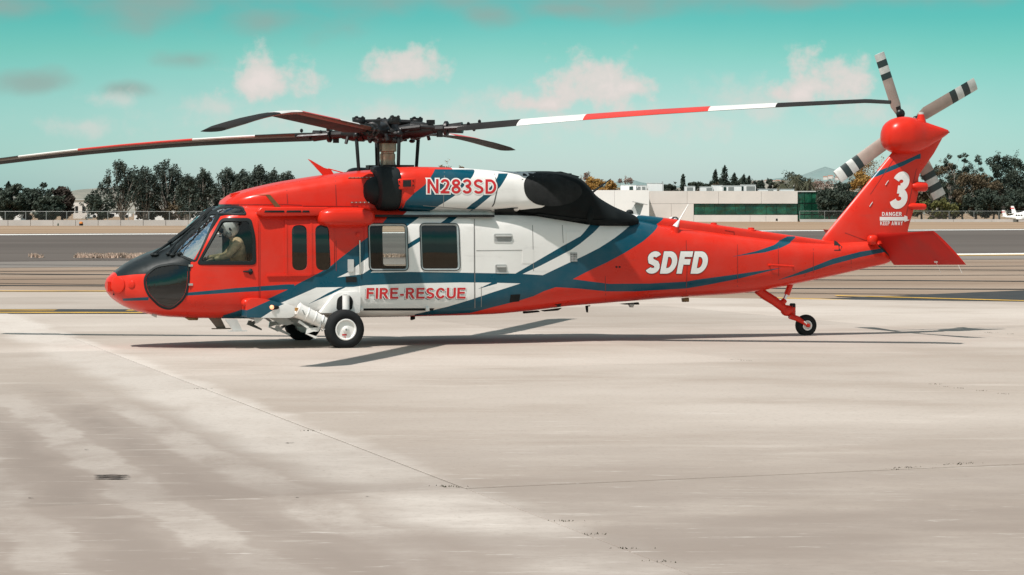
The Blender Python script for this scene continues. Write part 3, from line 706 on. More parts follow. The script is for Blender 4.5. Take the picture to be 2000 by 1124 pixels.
patch('access_panel', [(1106, 453), (1134, 453), (1134, 490), (1106, 490)], .007, M_LIV, keys=('hull',), thick=.007)
patch('access_panel', [(1020, 488), (1042, 488), (1042, 515), (1020, 515)], .004, M_LIV, keys=('hull',), thick=.004)
patch('panel_seam', [(925.8, 428), (927.2, 428), (928.2, 602), (926.8, 602)], .004, simple('seam_grey', (.25, .24, .23), .6), keys=('hull',))
for px in ([(507, 428), (508, 428), (508.4, 585), (507.4, 585)], [(656, 470), (657, 470), (657, 530), (656, 530)]): patch('panel_seam', px, .003, simple('seam_red', (.22, .015, .012), .5), keys=('hull',))
for u in (1440, 1588): patch('panel_seam', [(u, 478), (u + .9, 478), (u + .9, 560), (u, 560)], .003, bpy.data.materials['seam_red'], keys=('hull',))

M_SR = bpy.data.materials['seam_red']; M_SW = bpy.data.materials['seam_grey']
def seam(pts, mat, keys=('hull',), w=.55, lift=.003):
    a = [(u - w, v) if abs(pts[0][0] - pts[-1][0]) < abs(pts[0][1] - pts[-1][1]) else (u, v - w) for u, v in pts]; b = [(u + w, v) if abs(pts[0][0] - pts[-1][0]) < abs(pts[0][1] - pts[-1][1]) else (u, v + w) for u, v in pts]
    patch('panel_seam', a + b[::-1], lift, mat, keys=keys)
for pts in ([(1340, 470), (1342, 520), (1340, 575)], [(1520, 482), (1521, 540)], [(1662, 505), (1663, 540)], [(1182, 540), (1183, 590)]): seam(pts, M_SR)
for pts in ([(1040, 440), (1042, 530)], [(930, 490), (1040, 489)], [(1098, 440), (1100, 475)], [(940, 560), (940, 600)], [(660, 580), (640, 607)], [(722, 596), (840, 596)]): seam(pts, M_SW)
for pts in ([(452, 400.5), (560, 400), (590, 401.5)], [(592, 403), (700, 404)], [(560, 372), (562, 400)], [(655, 345), (657, 402)]): seam(pts, M_SR, ('cowl', 'hull'), .7)
for pts in ([(826, 402), (900, 408), (960, 411)], [(868, 336), (866, 404)]): seam(pts, bpy.data.materials['seam_grey'], ('nac',), .5)
for pts in ([(1700, 380), (1745, 312)], [(1650, 455), (1690, 470), (1740, 472)], [(1790, 330), (1770, 420)]): seam(pts, M_SR, ('fin', 'hull'), .6)
# ---- cowlings, engines, exhaust
cow = cowl_mb.build('transmission_cowling', M_LIV, heli)
nm = nac_mb.mesh('engine_nacelle', M_LIV); n1 = link_mesh('engine_nacelle', nm, heli); n2 = link_mesh('engine_nacelle', mirror_mesh(nm), heli)
patch('nacelle_seam', [(965, 340), (966.6, 340), (973, 365), (966, 398), (958, 412), (956, 411), (964, 397), (971.4, 365)], .004, simple('seam_dark', (.05, .05, .05), .6), n1, keys=('nac',))
mb = MB()
ring = [(0.66, -.76, 2.30, 2.92, .36, 2.60, .8, .8), (.70, -.76, 2.235, 2.955, .425, 2.60, .75, .75), (.80, -.76, 2.215, 2.975, .45, 2.60, .72, .72), (.98, -.75, 2.225, 2.97, .44, 2.60, .68, .68), (1.04, -.74, 2.26, 2.94, .41, 2.60, .65, .65)]
mb.rings(loft_rings(ring, .04, 40)); inl = mb.build('engine_inlet', M_BLACK, heli)
mb = MB(); c = P(745, 371, -.82)
prof = [(.001, -.0), (.10, .015), (.17, .06), (.225, .15), (.26, .28), (.27, .40), (.27, .46)]
bx = P(708, 371, -.85)
mb.lathe(prof, (bx.x, -.85, bx.z - .02), (1, 0, 0), 28); pt = mb.build('inlet_bullet', M_BLACK, inl)
link_mesh('engine_inlet', mirror_mesh(inl.data), heli); 
# red block with dark square port behind the inlet
slab('inlet_block', [(777, 350), (812, 348), (812, 369), (777, 371)], -1.19, -.9, M_RED, bevel=.02)
patch('inlet_port', [(785.5, 352.5), (801.5, 352), (801.5, 365), (785.5, 365.5)], .0, M_VOID, keys=('nac',)).location = (0, -.045, 0)
for u, v in ((780, 355), (780, 363), (807, 353.5), (807, 362.5)):
    mb = MB(); p = P(u, v, -1.193); mb.lathe([(.012, -.005), (.012, .004), (.001, .005)], p, (0, -1, 0), 10); mb.build('bolt', M_VOID, heli)
for px in ([(680, 347.5), (737, 346.5), (737, 348.5), (680, 349.5)], [(684, 394.5), (742, 393.5), (742, 396.5), (684, 397.5)]):
    o = patch('fastener_strip', px, .012, simple('rust_red', (.30, .06, .03), .5), keys=('cowl',), thick=.01)
    for i in range(7):
        mb = MB(); u = px[0][0] + 3 + i * 8.2; p, n = hit(u, (px[0][1] + px[3][1]) / 2 - i * .1, ('cowl',)); mb.lathe([(.010, 0), (.010, .018), (.001, .02)], p, n, 8); mb.build('fastener', M_CHROME, o)
M_SOOT = simple('sooty_black_paint', (.010, .0125, .013), .8, scale=2.5, var=.3); M_SOOT.node_tree.nodes['Principled BSDF'].inputs['Specular IOR Level'].default_value = .08
sh = shr_mb.build('exhaust_shroud', M_SOOT, heli)
EX = rpoly([(1022, 352), (1042, 338), (1088, 343), (1132, 362), (1138, 378), (1120, 396), (1085, 404), (1045, 400), (1024, 382)], [16, 16, 16, 14, 10, 16, 22, 20, 16])
patch('exhaust_surround', [(1004, 345), (1008, 338.5), (1020, 337), (1046, 338), (1048, 350), (1055, 380), (1066, 401), (1058, 405.5), (1036, 407.5), (1018, 409.5), (1008, 408), (1004, 400)], .007, M_LIV, keys=('shr', 'nac')); patch('exhaust_opening', EX, .014, M_VOID, keys=('shr',))
mb = MB(); a, b = P(1085, 346, -.4), P(1122, 349, -.4); mb.box(((a.x + b.x) / 2, -.4, a.z + .04), (b.x - a.x, .5, .02), Matrix.Rotation(math.radians(14), 3, 'Y')); mb.box((a.x + .10, -.4, a.z - .02), (.22, .46, .16)); mb.build('exhaust_deflector', M_SOOT, heli)
patch('black_deck_edge', [(966, 409), (1000, 406), (1050, 404), (1054, 423.5), (1010, 421.5), (966, 421)], .02, M_VOID, keys=('hull', 'nac'), thick=.015)
patch('heat_shield', [(1040, 421.8), (1096, 431), (1147.6, 439.5), (1170, 441.8), (1226, 442.3), (1236, 430), (1150, 428), (1050, 416)], .016, M_SOOT, keys=('hull', 'shr'), thick=.012)
mb = MB(); p, n = hit(1152, 418, ('shr', 'hull')); mb.ellipsoid(p, (.07, .05, .13), 12, 8); mb.build('bleed_scoop', M_SOOT, heli)
rdg_mb.build('drive_shaft_cover', M_LIV, heli)
patch('cover_seam', [(1323, 430), (1325, 430), (1325.5, 452), (1323.5, 452)], .01, simple('seam_blue', (.003, .03, .05), .4), keys=('rdg',), thick=.01)
patch('cover_seam', [(1433, 444), (1434, 444), (1434, 466), (1433, 466)], .006, bpy.data.materials['seam_red'], keys=('rdg',), thick=.006)
for u, v in ((1394, 441), (1467, 450.5)):
    mb = MB(); p = P(u, v, -.10); mb.lathe([(.10, -.08), (.095, .01), (.06, .02), (.055, .05), (.001, .055)], p, (0, 0, 1), 16); mb.build('shaft_cover_cap', M_RED, heli)

# ---- tail
fin = fin_mb.build('tail_fin', M_LIV, heli)
gb = gbx_mb.build('tail_gearbox_fairing', M_RED, heli)
mb = MB(); p = P(1799, 240, -.05); mb.lathe([(.11, -.06), (.085, .04), (.06, .13), (.055, .15)], p, (0, 0, 1), 18); mb.mi = 1; mb.lathe([(.05, .15), (.05, .19), (.001, .195)], p, (0, 0, 1), 16); mb.build('beacon', [M_RED, M_LGREY], heli)
mb = MB(); mb.lathe([(.012, 0), (.016, .02), (.014, .05), (.001, .055)], (11.75, 0, 3.67), (1, 0, -.1), 10); mb.build('tail_light', M_BLACK, heli)
for u0, u1, v, r in ((1786, 1809, 364.5, .09), (1778, 1807, 403.5, .06)):
    mb = MB(); a, b = P(u0, v, -.06), P(u1, v + 1, -.06); L_ = (b - a).length; mb.lathe([(r * .5, -.05), (r, .03), (r * .98, L_ - .03), (r * .8, L_), (.001, L_ + .004)], a, b - a, 18); mb.build('position_light', M_RED, heli)
def stab():
    A = P(1712, 457, -.18); B = P(1822, 451.5, -2.16); Cc = P(1887, 517.5, -2.16); D = P(1746, 518, -.18); rings = []
    for t in np.linspace(0, 1, 9):
        le = A.lerp(B, t); te = D.lerp(Cc, t); c = te - le; nn = Vector((-c.z, 0, c.x)).normalized(); nn = nn if nn.z > 0 else -nn; r = []
        for k in range(20):
            th = 2 * math.pi * k / 20; s = .5 - .5 * math.cos(th); y = .055 * 2.6 * (math.sqrt(max(s, 0)) * (1 - s) ** .9) * (1 if math.sin(th) > 0 else -.6)
            r.append(le + c * s + nn * y * (1 if t < .95 else .5))
        rings.append(r)
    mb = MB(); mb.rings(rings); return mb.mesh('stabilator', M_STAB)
M_STAB = simple('stabilator_shaded_red', (.50, .018, .013), .5, scale=1.5, var=.12); M_STAB.node_tree.nodes['Principled BSDF'].inputs['Specular IOR Level'].default_value = .12  # whole stabilator in a darker red that stands in for its shaded underside
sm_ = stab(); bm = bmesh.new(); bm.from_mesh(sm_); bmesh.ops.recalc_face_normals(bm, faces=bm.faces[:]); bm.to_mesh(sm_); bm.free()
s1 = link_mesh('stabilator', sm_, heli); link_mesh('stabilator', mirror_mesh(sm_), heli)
mb = MB(); a = P(1704, 469, -.25); mb.ellipsoid(a, (.10, .08, .09), 14, 10, .8); mb.box((P(1718, 468, 0).x, 0, a.z), (.22, .5, .14)); mb.build('stabilator_hinge', M_RED, heli)
mb = MB(); mb.tube([P(1716, 480, -.2), P(1752, 512, -.25)], .018, 6); mb.build('stabilator_actuator', M_BLACK, heli)
for u in (1828, 1869):
    mb = MB(); a = P(u, 512, -1.9 if u > 1850 else -1.5); mb.box(a, (.06, .02, .03)); mb.tube([a, a + Vector((.10, 0, -.20))], .004, 5); mb.build('static_wick', M_LWHITE, s1)
patch('fin_vent', [(1629, 470), (1634, 472), (1645, 483), (1641, 490), (1629, 490)], .005, M_VOID, keys=('hull', 'fin'))
mb = MB(); a, b = P(1504, 518, -.50), P(1550, 521, -.46); mb.tube([a + Vector((0, .08, 0)), a, b, b + Vector((0, .08, 0))], .022, 8); mb.build('tail_handle', M_RED, heli)
for u, v in ((1729, 362), (1698, 404)):
    mb = MB(); p, n = hit(u, v, ('fin',)); q, _ = hit(u + 6, v - 9, ('fin',)); mb.tube([p + n * .008, q + n * .008], .007, 6); mb.build('fin_fastener', M_LGREY, fin)

# ---- antennas and belly fittings
mb = MB(); a = [P(601.5, 311, -.02), P(607, 313.5, -.02), P(632, 328, -.02), P(646, 332, -.02), P(653, 343, -.02), P(634, 346, -.02), P(620, 331, -.02)]
mb.prism(a, Vector((0, -.025, 0)), Vector((0, .025, 0))); mb.build('red_blade_antenna', M_RED, heli)
mb = MB(); mb.tube([P(641, 330, -.02), P(675, 339, -.02)], .010, 6); mb.build('antenna_wire', M_RED, heli)
mb = MB(); mb.box(P(681, 339.5, -.1), (.14, .08, .05)); mb.build('roof_fitting', M_BLACK, heli)
mb = MB(); a, b = P(543, 407, -.95), P(522, 381, -.95); mb.prism([a + Vector((.06, 0, 0)), b + Vector((.045, 0, 0)), b + Vector((-.03, 0, 0)), a + Vector((-.035, 0, 0))], Vector((0, -.02, 0)), Vector((0, .02, 0))); mb.tube([P(526, 381.5, -.95), P(497, 381, -.95)], [.012, .004], 6); mb.build('pitot_tube', M_BROWN, heli)
mb = MB(); mb.box(P(459, 380, -.15), (.16, .10, .05), Matrix.Rotation(math.radians(-10), 3, 'Y')); mb.build('cowl_scoop', M_RED, heli)
mb = MB(); a, b = P(1156, 377, -.2), P(1193, 350, -.2); mb.tube([a + Vector((-.02, 0, -.06)), a, b], [.05, .02, .008], 8); mb.build('whip_antenna', M_BLACK, heli)
mb = MB(); a, b = P(1319, 444, -.45), P(1345, 399, -.45); mb.tube([a, a.lerp(b, .18), a.lerp(b, .3), b], [.055, .03, .014, .007], 10); mb.mi = 1; mb.lathe([(.075, -.16), (.07, 0), (.001, .004)], a, (0, 0, 1), 14); mb.build('white_whip_antenna', [M_LWHITE, M_RED], heli)
for (u0, v0, u1, v1, y, m_) in ((411, 621, 436, 641, -.55, M_BROWN), (443, 624, 468, 645.5, -1.0, M_LGREY)):
    mb = MB(); a = P(u0 + 8, v0, y); b = P(u1 - 4, v1, y); w = Vector((.10, 0, 0))
    mb.prism([a - w, a + w, b + w * .75, b - w * .75], Vector((0, -.012, 0)), Vector((0, .012, 0))); mb.box(b + Vector((0, 0, -.01)), (.30, .12, .015)); mb.build('belly_antenna', simple('antenna_brown', (.16, .13, .10), .5) if m_ is M_BROWN else M_LGREY, heli)
for px, y, m_ in (([(1024, 609), (1052, 607), (1055, 610), (1024, 613)], -.3, M_VOID), ([(1058, 607), (1098, 602), (1090, 607), (1064, 609)], -.3, M_VOID), ([(1146, 598), (1154, 597), (1152, 599), (1149, 599), (1149, 611), (1148, 611)], -.2, M_VOID), ([(1228, 593.5), (1240, 592), (1237, 601), (1233, 601)], -.2, M_LGREY), ([(1212, 594), (1248, 591), (1249, 595.5), (1222, 595.5)], -.2, M_VOID), ([(1334, 583), (1346, 582), (1346, 590), (1335, 590.5)], -.2, M_BROWN), ([(804, 612), (811, 612), (811, 624), (804, 626)], -.5, M_VOID), ([(300, 612), (307, 613), (306, 621), (297, 617)], -.3, M_LGREY), ([(362, 621), (388, 622), (386, 626), (370, 626)], -.4, M_BROWN)):
    slab('belly_fitting', px, y - .04, y + .04, m_, bevel=.003, seg=1)
# ------------------------------------------------------------------ landing gear
def wheel_meshes(R, W, rr, big):
    t = MB(); hw = W / 2
    prof = [(rr * .98, -hw * .72), (rr * 1.04, -hw * .86), (rr + (R - rr) * .35, -hw), (rr + (R - rr) * .72, -hw * .93), (R * .965, -hw * .68), (R * .995, -hw * .35), (R, 0), (R * .995, hw * .35), (R * .965, hw * .68), (rr + (R - rr) * .72, hw * .93), (rr + (R - rr) * .35, hw), (rr * 1.04, hw * .86), (rr * .98, hw * .72)]
    t.lathe(prof, (0, 0, 0), (0, 1, 0), 48, False)
    v = np.array(t.v); v[:, 2] = np.maximum(v[:, 2], -R + .022); t.v = [tuple(x) for x in v]     # flattened where it carries the load
    rim = MB(); s = hw
    rim.lathe([(rr * 1.03, -s * .70), (rr * 1.02, -s * .90), (rr * .93, -s * .92), (rr * .88, -s * .80), (rr * .84, -s * .66), (rr * .30, -s * .72), (rr * .28, -s * .86), (rr * .20, -s * .92), (.001, -s * .92)] if big else
              [(rr * 1.03, -s * .70), (rr * 1.02, -s * .92), (rr * .78, -s * .92), (rr * .70, -s * .5), (rr * .45, -s * .45), (rr * .40, -s * .8), (.001, -s * .82)], (0, 0, 0), (0, 1, 0), 36, False)
    rim.lathe([(rr * 1.03, s * .70), (rr * .95, s * .9), (rr * .8, s * .6), (.001, s * .55)], (0, 0, 0), (0, 1, 0), 36, False)
    return t.mesh('tyre', M_RUBBER, True, 50), rim.mesh('rim', M_WHITE, True, 40)
tyre_me, rim_me = wheel_meshes(.325, .27, .172, True)
def main_gear(s):
    g = empty('main_landing_gear', (0, 0, 0), parent=heli)
    wc = Vector((0, -1.35 * s, .303))
    t = link_mesh('tyre', tyre_me, g, wc); r = link_mesh('rim', rim_me if s > 0 else mirror_mesh(rim_me), g, wc)
    me = []
    def put(mb, name, mats):
        m = mb.mesh(name, mats)
        return link_mesh(name, m if s > 0 else mirror_mesh(m), g)
    st = MB(); a = P(580, 606, -1.24); b = P(640, 634, -1.26)
    st.tube([a, a.lerp(b, .12), a.lerp(b, .55), b], [.135, .122, .112, .092], 16)
    for t_ in (.30, .55, .78): q = a.lerp(b, t_); d = (b - a).normalized(); st.lathe([(.125 - t_ * .025, -.012), (.134 - t_ * .027, -.008), (.134 - t_ * .027, .008), (.125 - t_ * .025, .012)], q, d, 16)
    st.tube([b, P(652, 641, -1.22), Vector((0, -1.22, .303))], [.085, .075, .06], 12)
    st.tube([P(640, 634, -1.26), Vector((.02, -1.2, .303))], .07, 10)
    put(st, 'drag_strut', M_WHITE)
    k = MB(); k.prism([P(u, v, -1.30) for u, v in ((600, 641), (626, 640), (622, 648), (612, 648), (598, 653))], Vector((0, 0, 0)), Vector((0, .05, 0)))
    k.prism([P(u, v, -1.30) for u, v in ((598, 653), (603, 652.5), (620, 658), (617, 662))], Vector((0, 0, 0)), Vector((0, .05, 0)))
    k.prism([P(u, v, -1.30) for u, v in ((585, 626), (604, 639), (602, 643), (582, 630))], Vector((0, 0, 0)), Vector((0, .05, 0))); put(k, 'torque_link', M_WHITE)
    h = MB(); h.tube([P(585, 606, -1.33), P(591, 606, -1.36), P(594, 613, -1.36), P(600, 618, -1.33)], .012, 6); h.tube([P(628, 627, -1.36), P(625, 640, -1.38), P(629, 647, -1.38), P(634, 643, -1.36)], .010, 6); put(h, 'brake_hose', M_GREY)
    o = MB(); o.lathe([(.03, -.03), (.03, .02), (.001, .024)], P(579, 604, -1.28), (0, 0, 1), 10); put(o, 'oil_plug', simple('ochre_plug', (.35, .17, .03), .5))
    hub = MB(); c = wc + Vector((0, -.131 if s > 0 else -.131, 0)); c = Vector((0, -1.35 - .131, .303)); hub.lathe([(.012, -.01), (.018, .006), (.001, .008)], c, (0, -1, 0), 8); put(hub, 'axle_nut', M_GREY)
    if s > 0:
        d = MB(); d.box((-.02, -1.35 - .098, .303 - .085), (.075, .004, .025)); d.box((-.01, -1.35 - .098, .303 - .122), (.018, .004, .018)); link_mesh('brake_tag', d.mesh('brake_tag', M_LRED), g)
    bk = MB(); bk.prism([P(u, v, -1.1) for u, v in ((523, 621), (560, 622), (575, 632), (560, 636), (548, 634), (540, 629))], Vector((0, 0, 0)), Vector((0, .03, 0)))
    bk.prism([P(u, v, -1.0) for u, v in ((556, 634), (562, 636), (545, 640), (548, 646), (568, 654), (566, 656), (536, 646), (540, 635))][:4], Vector((0, 0, 0)), Vector((0, .03, 0)))
    bk.prism([P(u, v, -1.0) for u, v in ((540, 636), (547, 636), (545, 642), (536, 645))], Vector((0, 0, 0)), Vector((0, .03, 0)))
    bk.prism([P(u, v, -1.0) for u, v in ((536, 644), (546, 641), (567, 653), (566, 656))], Vector((0, 0, 0)), Vector((0, .03, 0))); put(bk, 'wire_cutter', M_GREY)
    return g
for s in (1, -1): main_gear(s)
# gear fairing stub with navigation light
slab('gear_fairing', rpoly([(482.5, 621), (482.5, 588), (490, 583.5), (512, 583), (533, 588), (553, 593.5), (572, 597.5), (576, 602), (575, 618), (566, 621.5)], [3, 8, 6, 6, 6, 6, 5, 3, 5, 4], 3), -1.40, -.85, M_LIV, bevel=.045, seg=3, mirror=True)
mb = MB(); c = P(483, 592, -1.22); mb.ellipsoid(c, (.10, .10, .07), 14, 10, .85); mb.build('fairing_nose', M_RED, heli)
m_, nt_, b_ = new_mat('navigation_lamp'); b_.inputs['Base Color'].default_value = (.9, .25, .12, 1); b_.inputs['Emission Color'].default_value = (1, .42, .22, 1); b_.inputs['Emission Strength'].default_value = 1.1
mb = MB(); c = P(531, 600.5, -1.41); mb.ellipsoid(c + Vector((.05, .01, -.005)), (.075, .03, .035), 12, 8); mb.build('lamp_housing', M_BLACK, heli)
mb = MB(); mb.ellipsoid(c, (.036, .04, .036), 12, 8); mb.build('navigation_light', m_, heli)
slab('tie_down_bracket', [(497, 620), (517, 620), (511, 626), (503, 632), (500, 632)], -1.30, -1.24, M_LGREY, bevel=.004)
# shock strut fairing with an opening showing the white oleo
sf = slab('shock_strut_fairing', rpoly([(625, 612), (652, 577), (662, 571), (700, 569), (705, 573), (703, 612)], [4, 8, 8, 6, 6, 3], 4), -1.27, -1.0, M_LIV, bevel=.035, seg=3, mirror=True)
def oval_on_plane(name, px, y, mat, parent):
    mb = MB(); mb.prism([P(u, v, y) for u, v in px], Vector((0, 0, 0)), Vector((0, .01, 0))); return mb.build(name, mat, parent)
oval_on_plane('strut_opening', rpoly([(657, 606), (659, 582), (672, 575.5), (683, 577), (690, 586), (688, 604), (683, 606)], [5, 9, 7, 6, 7, 6, 4], 4), -1.278, M_VOID, heli)
mb = MB(); mb.tube([P(675.5, 577, -1.30), P(675.5, 606, -1.30)], .058, 16); mb.build('shock_strut', M_WHITE, heli)
# tail wheel
tg = empty('tail_landing_gear', (0, 0, 0), parent=heli)
wc = P(1574, 634, 0); wc.z = .182
tt, tr = wheel_meshes(.194, .15, .088, False)
link_mesh('tyre', tt, tg, wc); link_mesh('rim', tr, tg, wc)
mb = MB()
mb.tube([P(1480, 566, 0), P(1494, 577, 0), P(1512, 588, 0), P(1530, 602, 0), P(1543, 612, 0)], [.085, .085, .082, .075, .07], 12)
mb.ellipsoid(P(1537, 607, 0), (.12, .10, .10), 12, 8); mb.lathe([(.055, -.06), (.055, .16)], P(1548, 615, 0), (0, 0, 1), 12)
for y in (-.10, .10):
    mb.tube([P(1543, 618, y * .5), P(1558, 623, y), P(1569, 630, y), Vector((wc.x, y, wc.z))], [.05, .05, .036, .03], 10)
mb.lathe([(.035, -.11), (.035, .11)], wc, (0, 1, 0), 12); mb.tube([P(1519, 596, 0), P(1528, 592, 0), P(1533, 586, 0)], [.06, .06, .05], 10); mb.build('trailing_arm', M_RED, tg)
mb = MB(); mb.tube([P(1530, 590, 0), P(1537, 574, 0)], .032, 10); mb.build('shock_piston', M_CHROME, tg)
mb = MB(); mb.tube([P(1536.5, 576, 0), P(1545, 553, 0)], .052, 10); mb.build('shock_body', M_RED, tg)
mb = MB(); mb.lathe([(.052, 0), (.055, .015), (.055, .07), (.04, .085), (.001, .086)], P(1548, 602, 0), (0, 0, 1), 14); mb.build('lock_cap', M_BLACK, tg)
mb = MB(); a = P(1570.5, 628.5, -.135); mb.tube([a, P(1576, 633, -.135)], .014, 6); mb.build('fork_plate', M_LWHITE, tg)

# ------------------------------------------------------------------ main rotor
hub = Vector((P(757, 262, 0).x, 0, P(757, 262, 0).z))
mb = MB(); mx = hub.x
mb.lathe([(.165, 2.93), (.165, 2.98), (.135, 3.02), (.125, 3.08), (.130, 3.12), (.130, 3.19), (.115, 3.20), (.115, 3.225), (.150, 3.235), (.150, 3.40), (.14, 3.44)], (mx, 0, 0), (0, 0, 1), 28); mb.build('rotor_mast', M_STEEL, heli)
mb = MB(); mb.lathe([(.30, 2.90), (.30, 2.965), (.22, 2.99), (.15, 2.99)], (mx, 0, 0), (0, 0, 1), 24); mb.box((mx + .12, -.15, 2.96), (.55, .2, .09)); mb.box((mx - .05, .2, 2.97), (.5, .2, .07))
for x_, y_ in ((-.17, -.05), (.18, -.02)): mb.tube([(mx + x_, y_, 2.95), (mx + x_ * 1.05, y_, 3.42)], .022, 8)
mb.build('swashplate', M_DKMETAL, heli)
hb = MB(); hb.lathe([(.20, -.16), (.27, -.12), (.30, -.03), (.30, .06), (.22, .11), (.16, .20), (.10, .24), (.001, .25)], hub, (0, 0, 1), 24)
rhub = hb.build('rotor_hub', M_DKMETAL, heli)
cs = [0, 1, 2, 3]; PHI0 = math.radians(-31)
tipz = {0: .50, 1: -.02, 2: -.60, 3: -.05}
M_BLADE_D = simple('blade_black', (.020, .018, .017), .7, scale=2, var=.25); M_BLADE_D.node_tree.nodes['Principled BSDF'].inputs['Specular IOR Level'].default_value = .12; M_BLADE_E = simple('blade_edge_metal', (.10, .075, .055), .42, .5, scale=2, var=.2)
M_BLADE_W = simple('blade_white', (.72, .70, .66), .4, scale=2, var=.06); M_BLADE_R = simple('blade_red', (.60, .035, .022), .4, scale=2, var=.08)
R_ = 8.45
def blade(k):
    th = PHI0 + k * math.pi / 2; d = Vector((math.cos(th), math.sin(th), 0)); lead = Vector((-d.y, d.x, 0)); up = Vector((0, 0, 1))
    rs = [1.25, 1.45, 1.75, 2.30, 2.302, 2.85, 3.42, 3.422, 4.0, 4.7, 5.5, 5.502, 6.1, 6.60, 6.602, 7.2, 7.7, 8.02, 8.12, R_]
    mb = MB(); rings = []; n = 14
    for r in rs:
        t = r / R_; z = tipz[k] * (.72 * t + .28 * t * t) + .10 * math.sin(math.pi * t) if k != 3 else (.15 * t / .65 if t < .65 else .15 - .29 * ((t - .65) / .35) ** 1.5)
        ch = .53 * (.72 if r < 1.3 else 1) * (1 if r < 8.3 else .72); tw = math.radians((13.5 - 8.0 * t) if k in (0, 2) else (9.0 - 4.5 * t) if k == 3 else (4.0 - 1.5 * t)); thk = .060 * (1 - .35 * t)
        sweep = 0.0 if r < 8.05 else (r - 8.05) * .42
        droop = 0.0 if r < 8.05 else -(r - 8.05) * .12
        c = hub + d * r + up * (z + droop) - lead * sweep; ch_d = lead * math.cos(tw) + up * math.sin(tw); nn = -lead * math.sin(tw) + up * math.cos(tw); ring = []
        for i in range(n):
            a = 2 * math.pi * i / n; s = .5 - .5 * math.cos(a)                      # s = 0 at the leading edge
            y = thk * 2.1 * math.sqrt(s) * (1 - s) ** .8 * (1 if math.sin(a) >= 0 else -.7)
            ring.append(c + ch_d * ch * (.30 - s) + nn * y)
        rings.append(ring)
    for j in range(len(rs) - 1):
        rm = (rs[j] + rs[j + 1]) / 2; col = 0
        if 2.30 < rm < 3.42 or 5.50 < rm < 6.60: col = 1
        elif 3.42 < rm < 5.50: col = 2
        b0 = len(mb.v); mb.v += [tuple(p) for p in rings[j]] + [tuple(p) for p in rings[j + 1]]
        for i in range(n):
            q = (i + 1) % n; mb.f.append((b0 + i, b0 + q, b0 + n + q, b0 + n + i))
            upper = (i < n / 2); mb.m.append((col if upper else (col if i == n - 1 and col and k in (0, 2) else (3 if i >= n - 2 else 0))))
    mb.f.append(tuple(len(mb.v) - n + i for i in range(n))); mb.m.append(0)
    me = mb.mesh('rotor_blade', [M_BLADE_D, M_BLADE_W, M_BLADE_R, M_BLADE_E], True, 40)
    bm = bmesh.new(); bm.from_mesh(me); bmesh.ops.remove_doubles(bm, verts=bm.verts[:], dist=.0005); bmesh.ops.recalc_face_normals(bm, faces=bm.faces[:]); bm.to_mesh(me); bm.free()
    bl = link_mesh('rotor_blade', me, heli)
    # cuff, spindle, damper and pitch horn
    r_ = random.Random(k); z_ = lambda r: tipz[k] * .72 * r / R_ + .04
    q = lambda r, s, dz: hub + d * r + lead * s + up * (z_(r) + dz)
    m2 = MB()
    m2.tube([hub + d * .15, q(.42, 0, 0)], [.13, .12], 12); m2.tube([q(.42, 0, 0), q(.62, 0, 0), q(.80, 0, 0)], [.15, .13, .08], 12)
    m2.tube([q(.78, 0, 0), q(1.0, 0, 0), q(1.3, 0, 0)], [.07, .075, .10], 10)
    for s in (-.12, .0, .12): m2.tube([q(1.02, s, .0), q(1.55, s * 1.3, .0)], .028, 6)
    m2.lathe([(.11, -.035), (.13, -.02), (.13, .02), (.11, .035)], q(1.02, 0, 0), d, 14)
    for i in range(9):
        m2.ellipsoid(q(1.0 + .07 * i, r_.uniform(-.18, .18), r_.uniform(-.08, .10)), (.03, .03, .035), 6, 5)
    m2.tube([q(.30, -.22, .02), q(.62, -.20, .04)], .05, 8); m2.tube([q(.62, -.20, .04), q(.85, -.12, .02)], .026, 8)
    m2.tube([q(.48, .05, -.02), q(.46, .30, -.05)], .045, 8); m2.ellipsoid(q(.46, .32, -.05), (.06, .06, .06), 8, 6)
    m2.tube([q(.66, .14, -.06), q(.68, .18, -.17)], .03, 6); m2.box(q(.75, .0, .12), (.12, .10, .08)); m2.box(q(.92, -.05, -.09), (.09, .07, .10))
    link_mesh('blade_cuff', m2.mesh('blade_cuff', M_DKMETAL), bl)
    # pitch link down to the swashplate
    m3 = MB(); a = q(.46, .32, -.06); bpt = Vector((hub.x + (a.x - hub.x) * .92, (a.y) * .92, 2.90)); m3.tube([a, a.lerp(bpt, .12), a.lerp(bpt, .14), a.lerp(bpt, .86), bpt], [.022, .026, .032, .030, .03], 8)
    link_mesh('pitch_link', m3.mesh('pitch_link', M_BLACK), heli)
for k in range(4): blade(k)
# vibration absorber cross on top of the hub
mb = MB(); c = hub + Vector((0, 0, .20))
for k in range(4):
    th = PHI0 + math.pi / 4 + k * math.pi / 2 - .3; d = Vector((math.cos(th), math.sin(th), 0)); mb.tube([c, c + d * .46], [.055, .04], 8)
    e = c + d * .50; mb.lathe([(.10, -.05), (.11, -.03), (.11, .03), (.10, .05)], e, (0, 0, 1), 12); mb.box(e + Vector((0, 0, .05)), (.2, .12, .05), Matrix.Rotation(th, 3, 'Z'))
    for j in range(3): mb.ellipsoid(e + Vector((math.cos(j * 2) * .07, math.sin(j * 2) * .07, .07)), (.03, .03, .03), 6, 4)
mb.build('vibration_absorber', M_DKMETAL, heli)
mb = MB(); rr = random.Random(5)
for i in range(26):
    a = rr.uniform(0, 6.28); r = rr.uniform(.18, .55); mb.ellipsoid(hub + Vector((math.cos(a) * r, math.sin(a) * r, rr.uniform(-.12, .12))), (rr.uniform(.03, .08), rr.uniform(.03, .08), rr.uniform(.03, .07)), 7, 5)
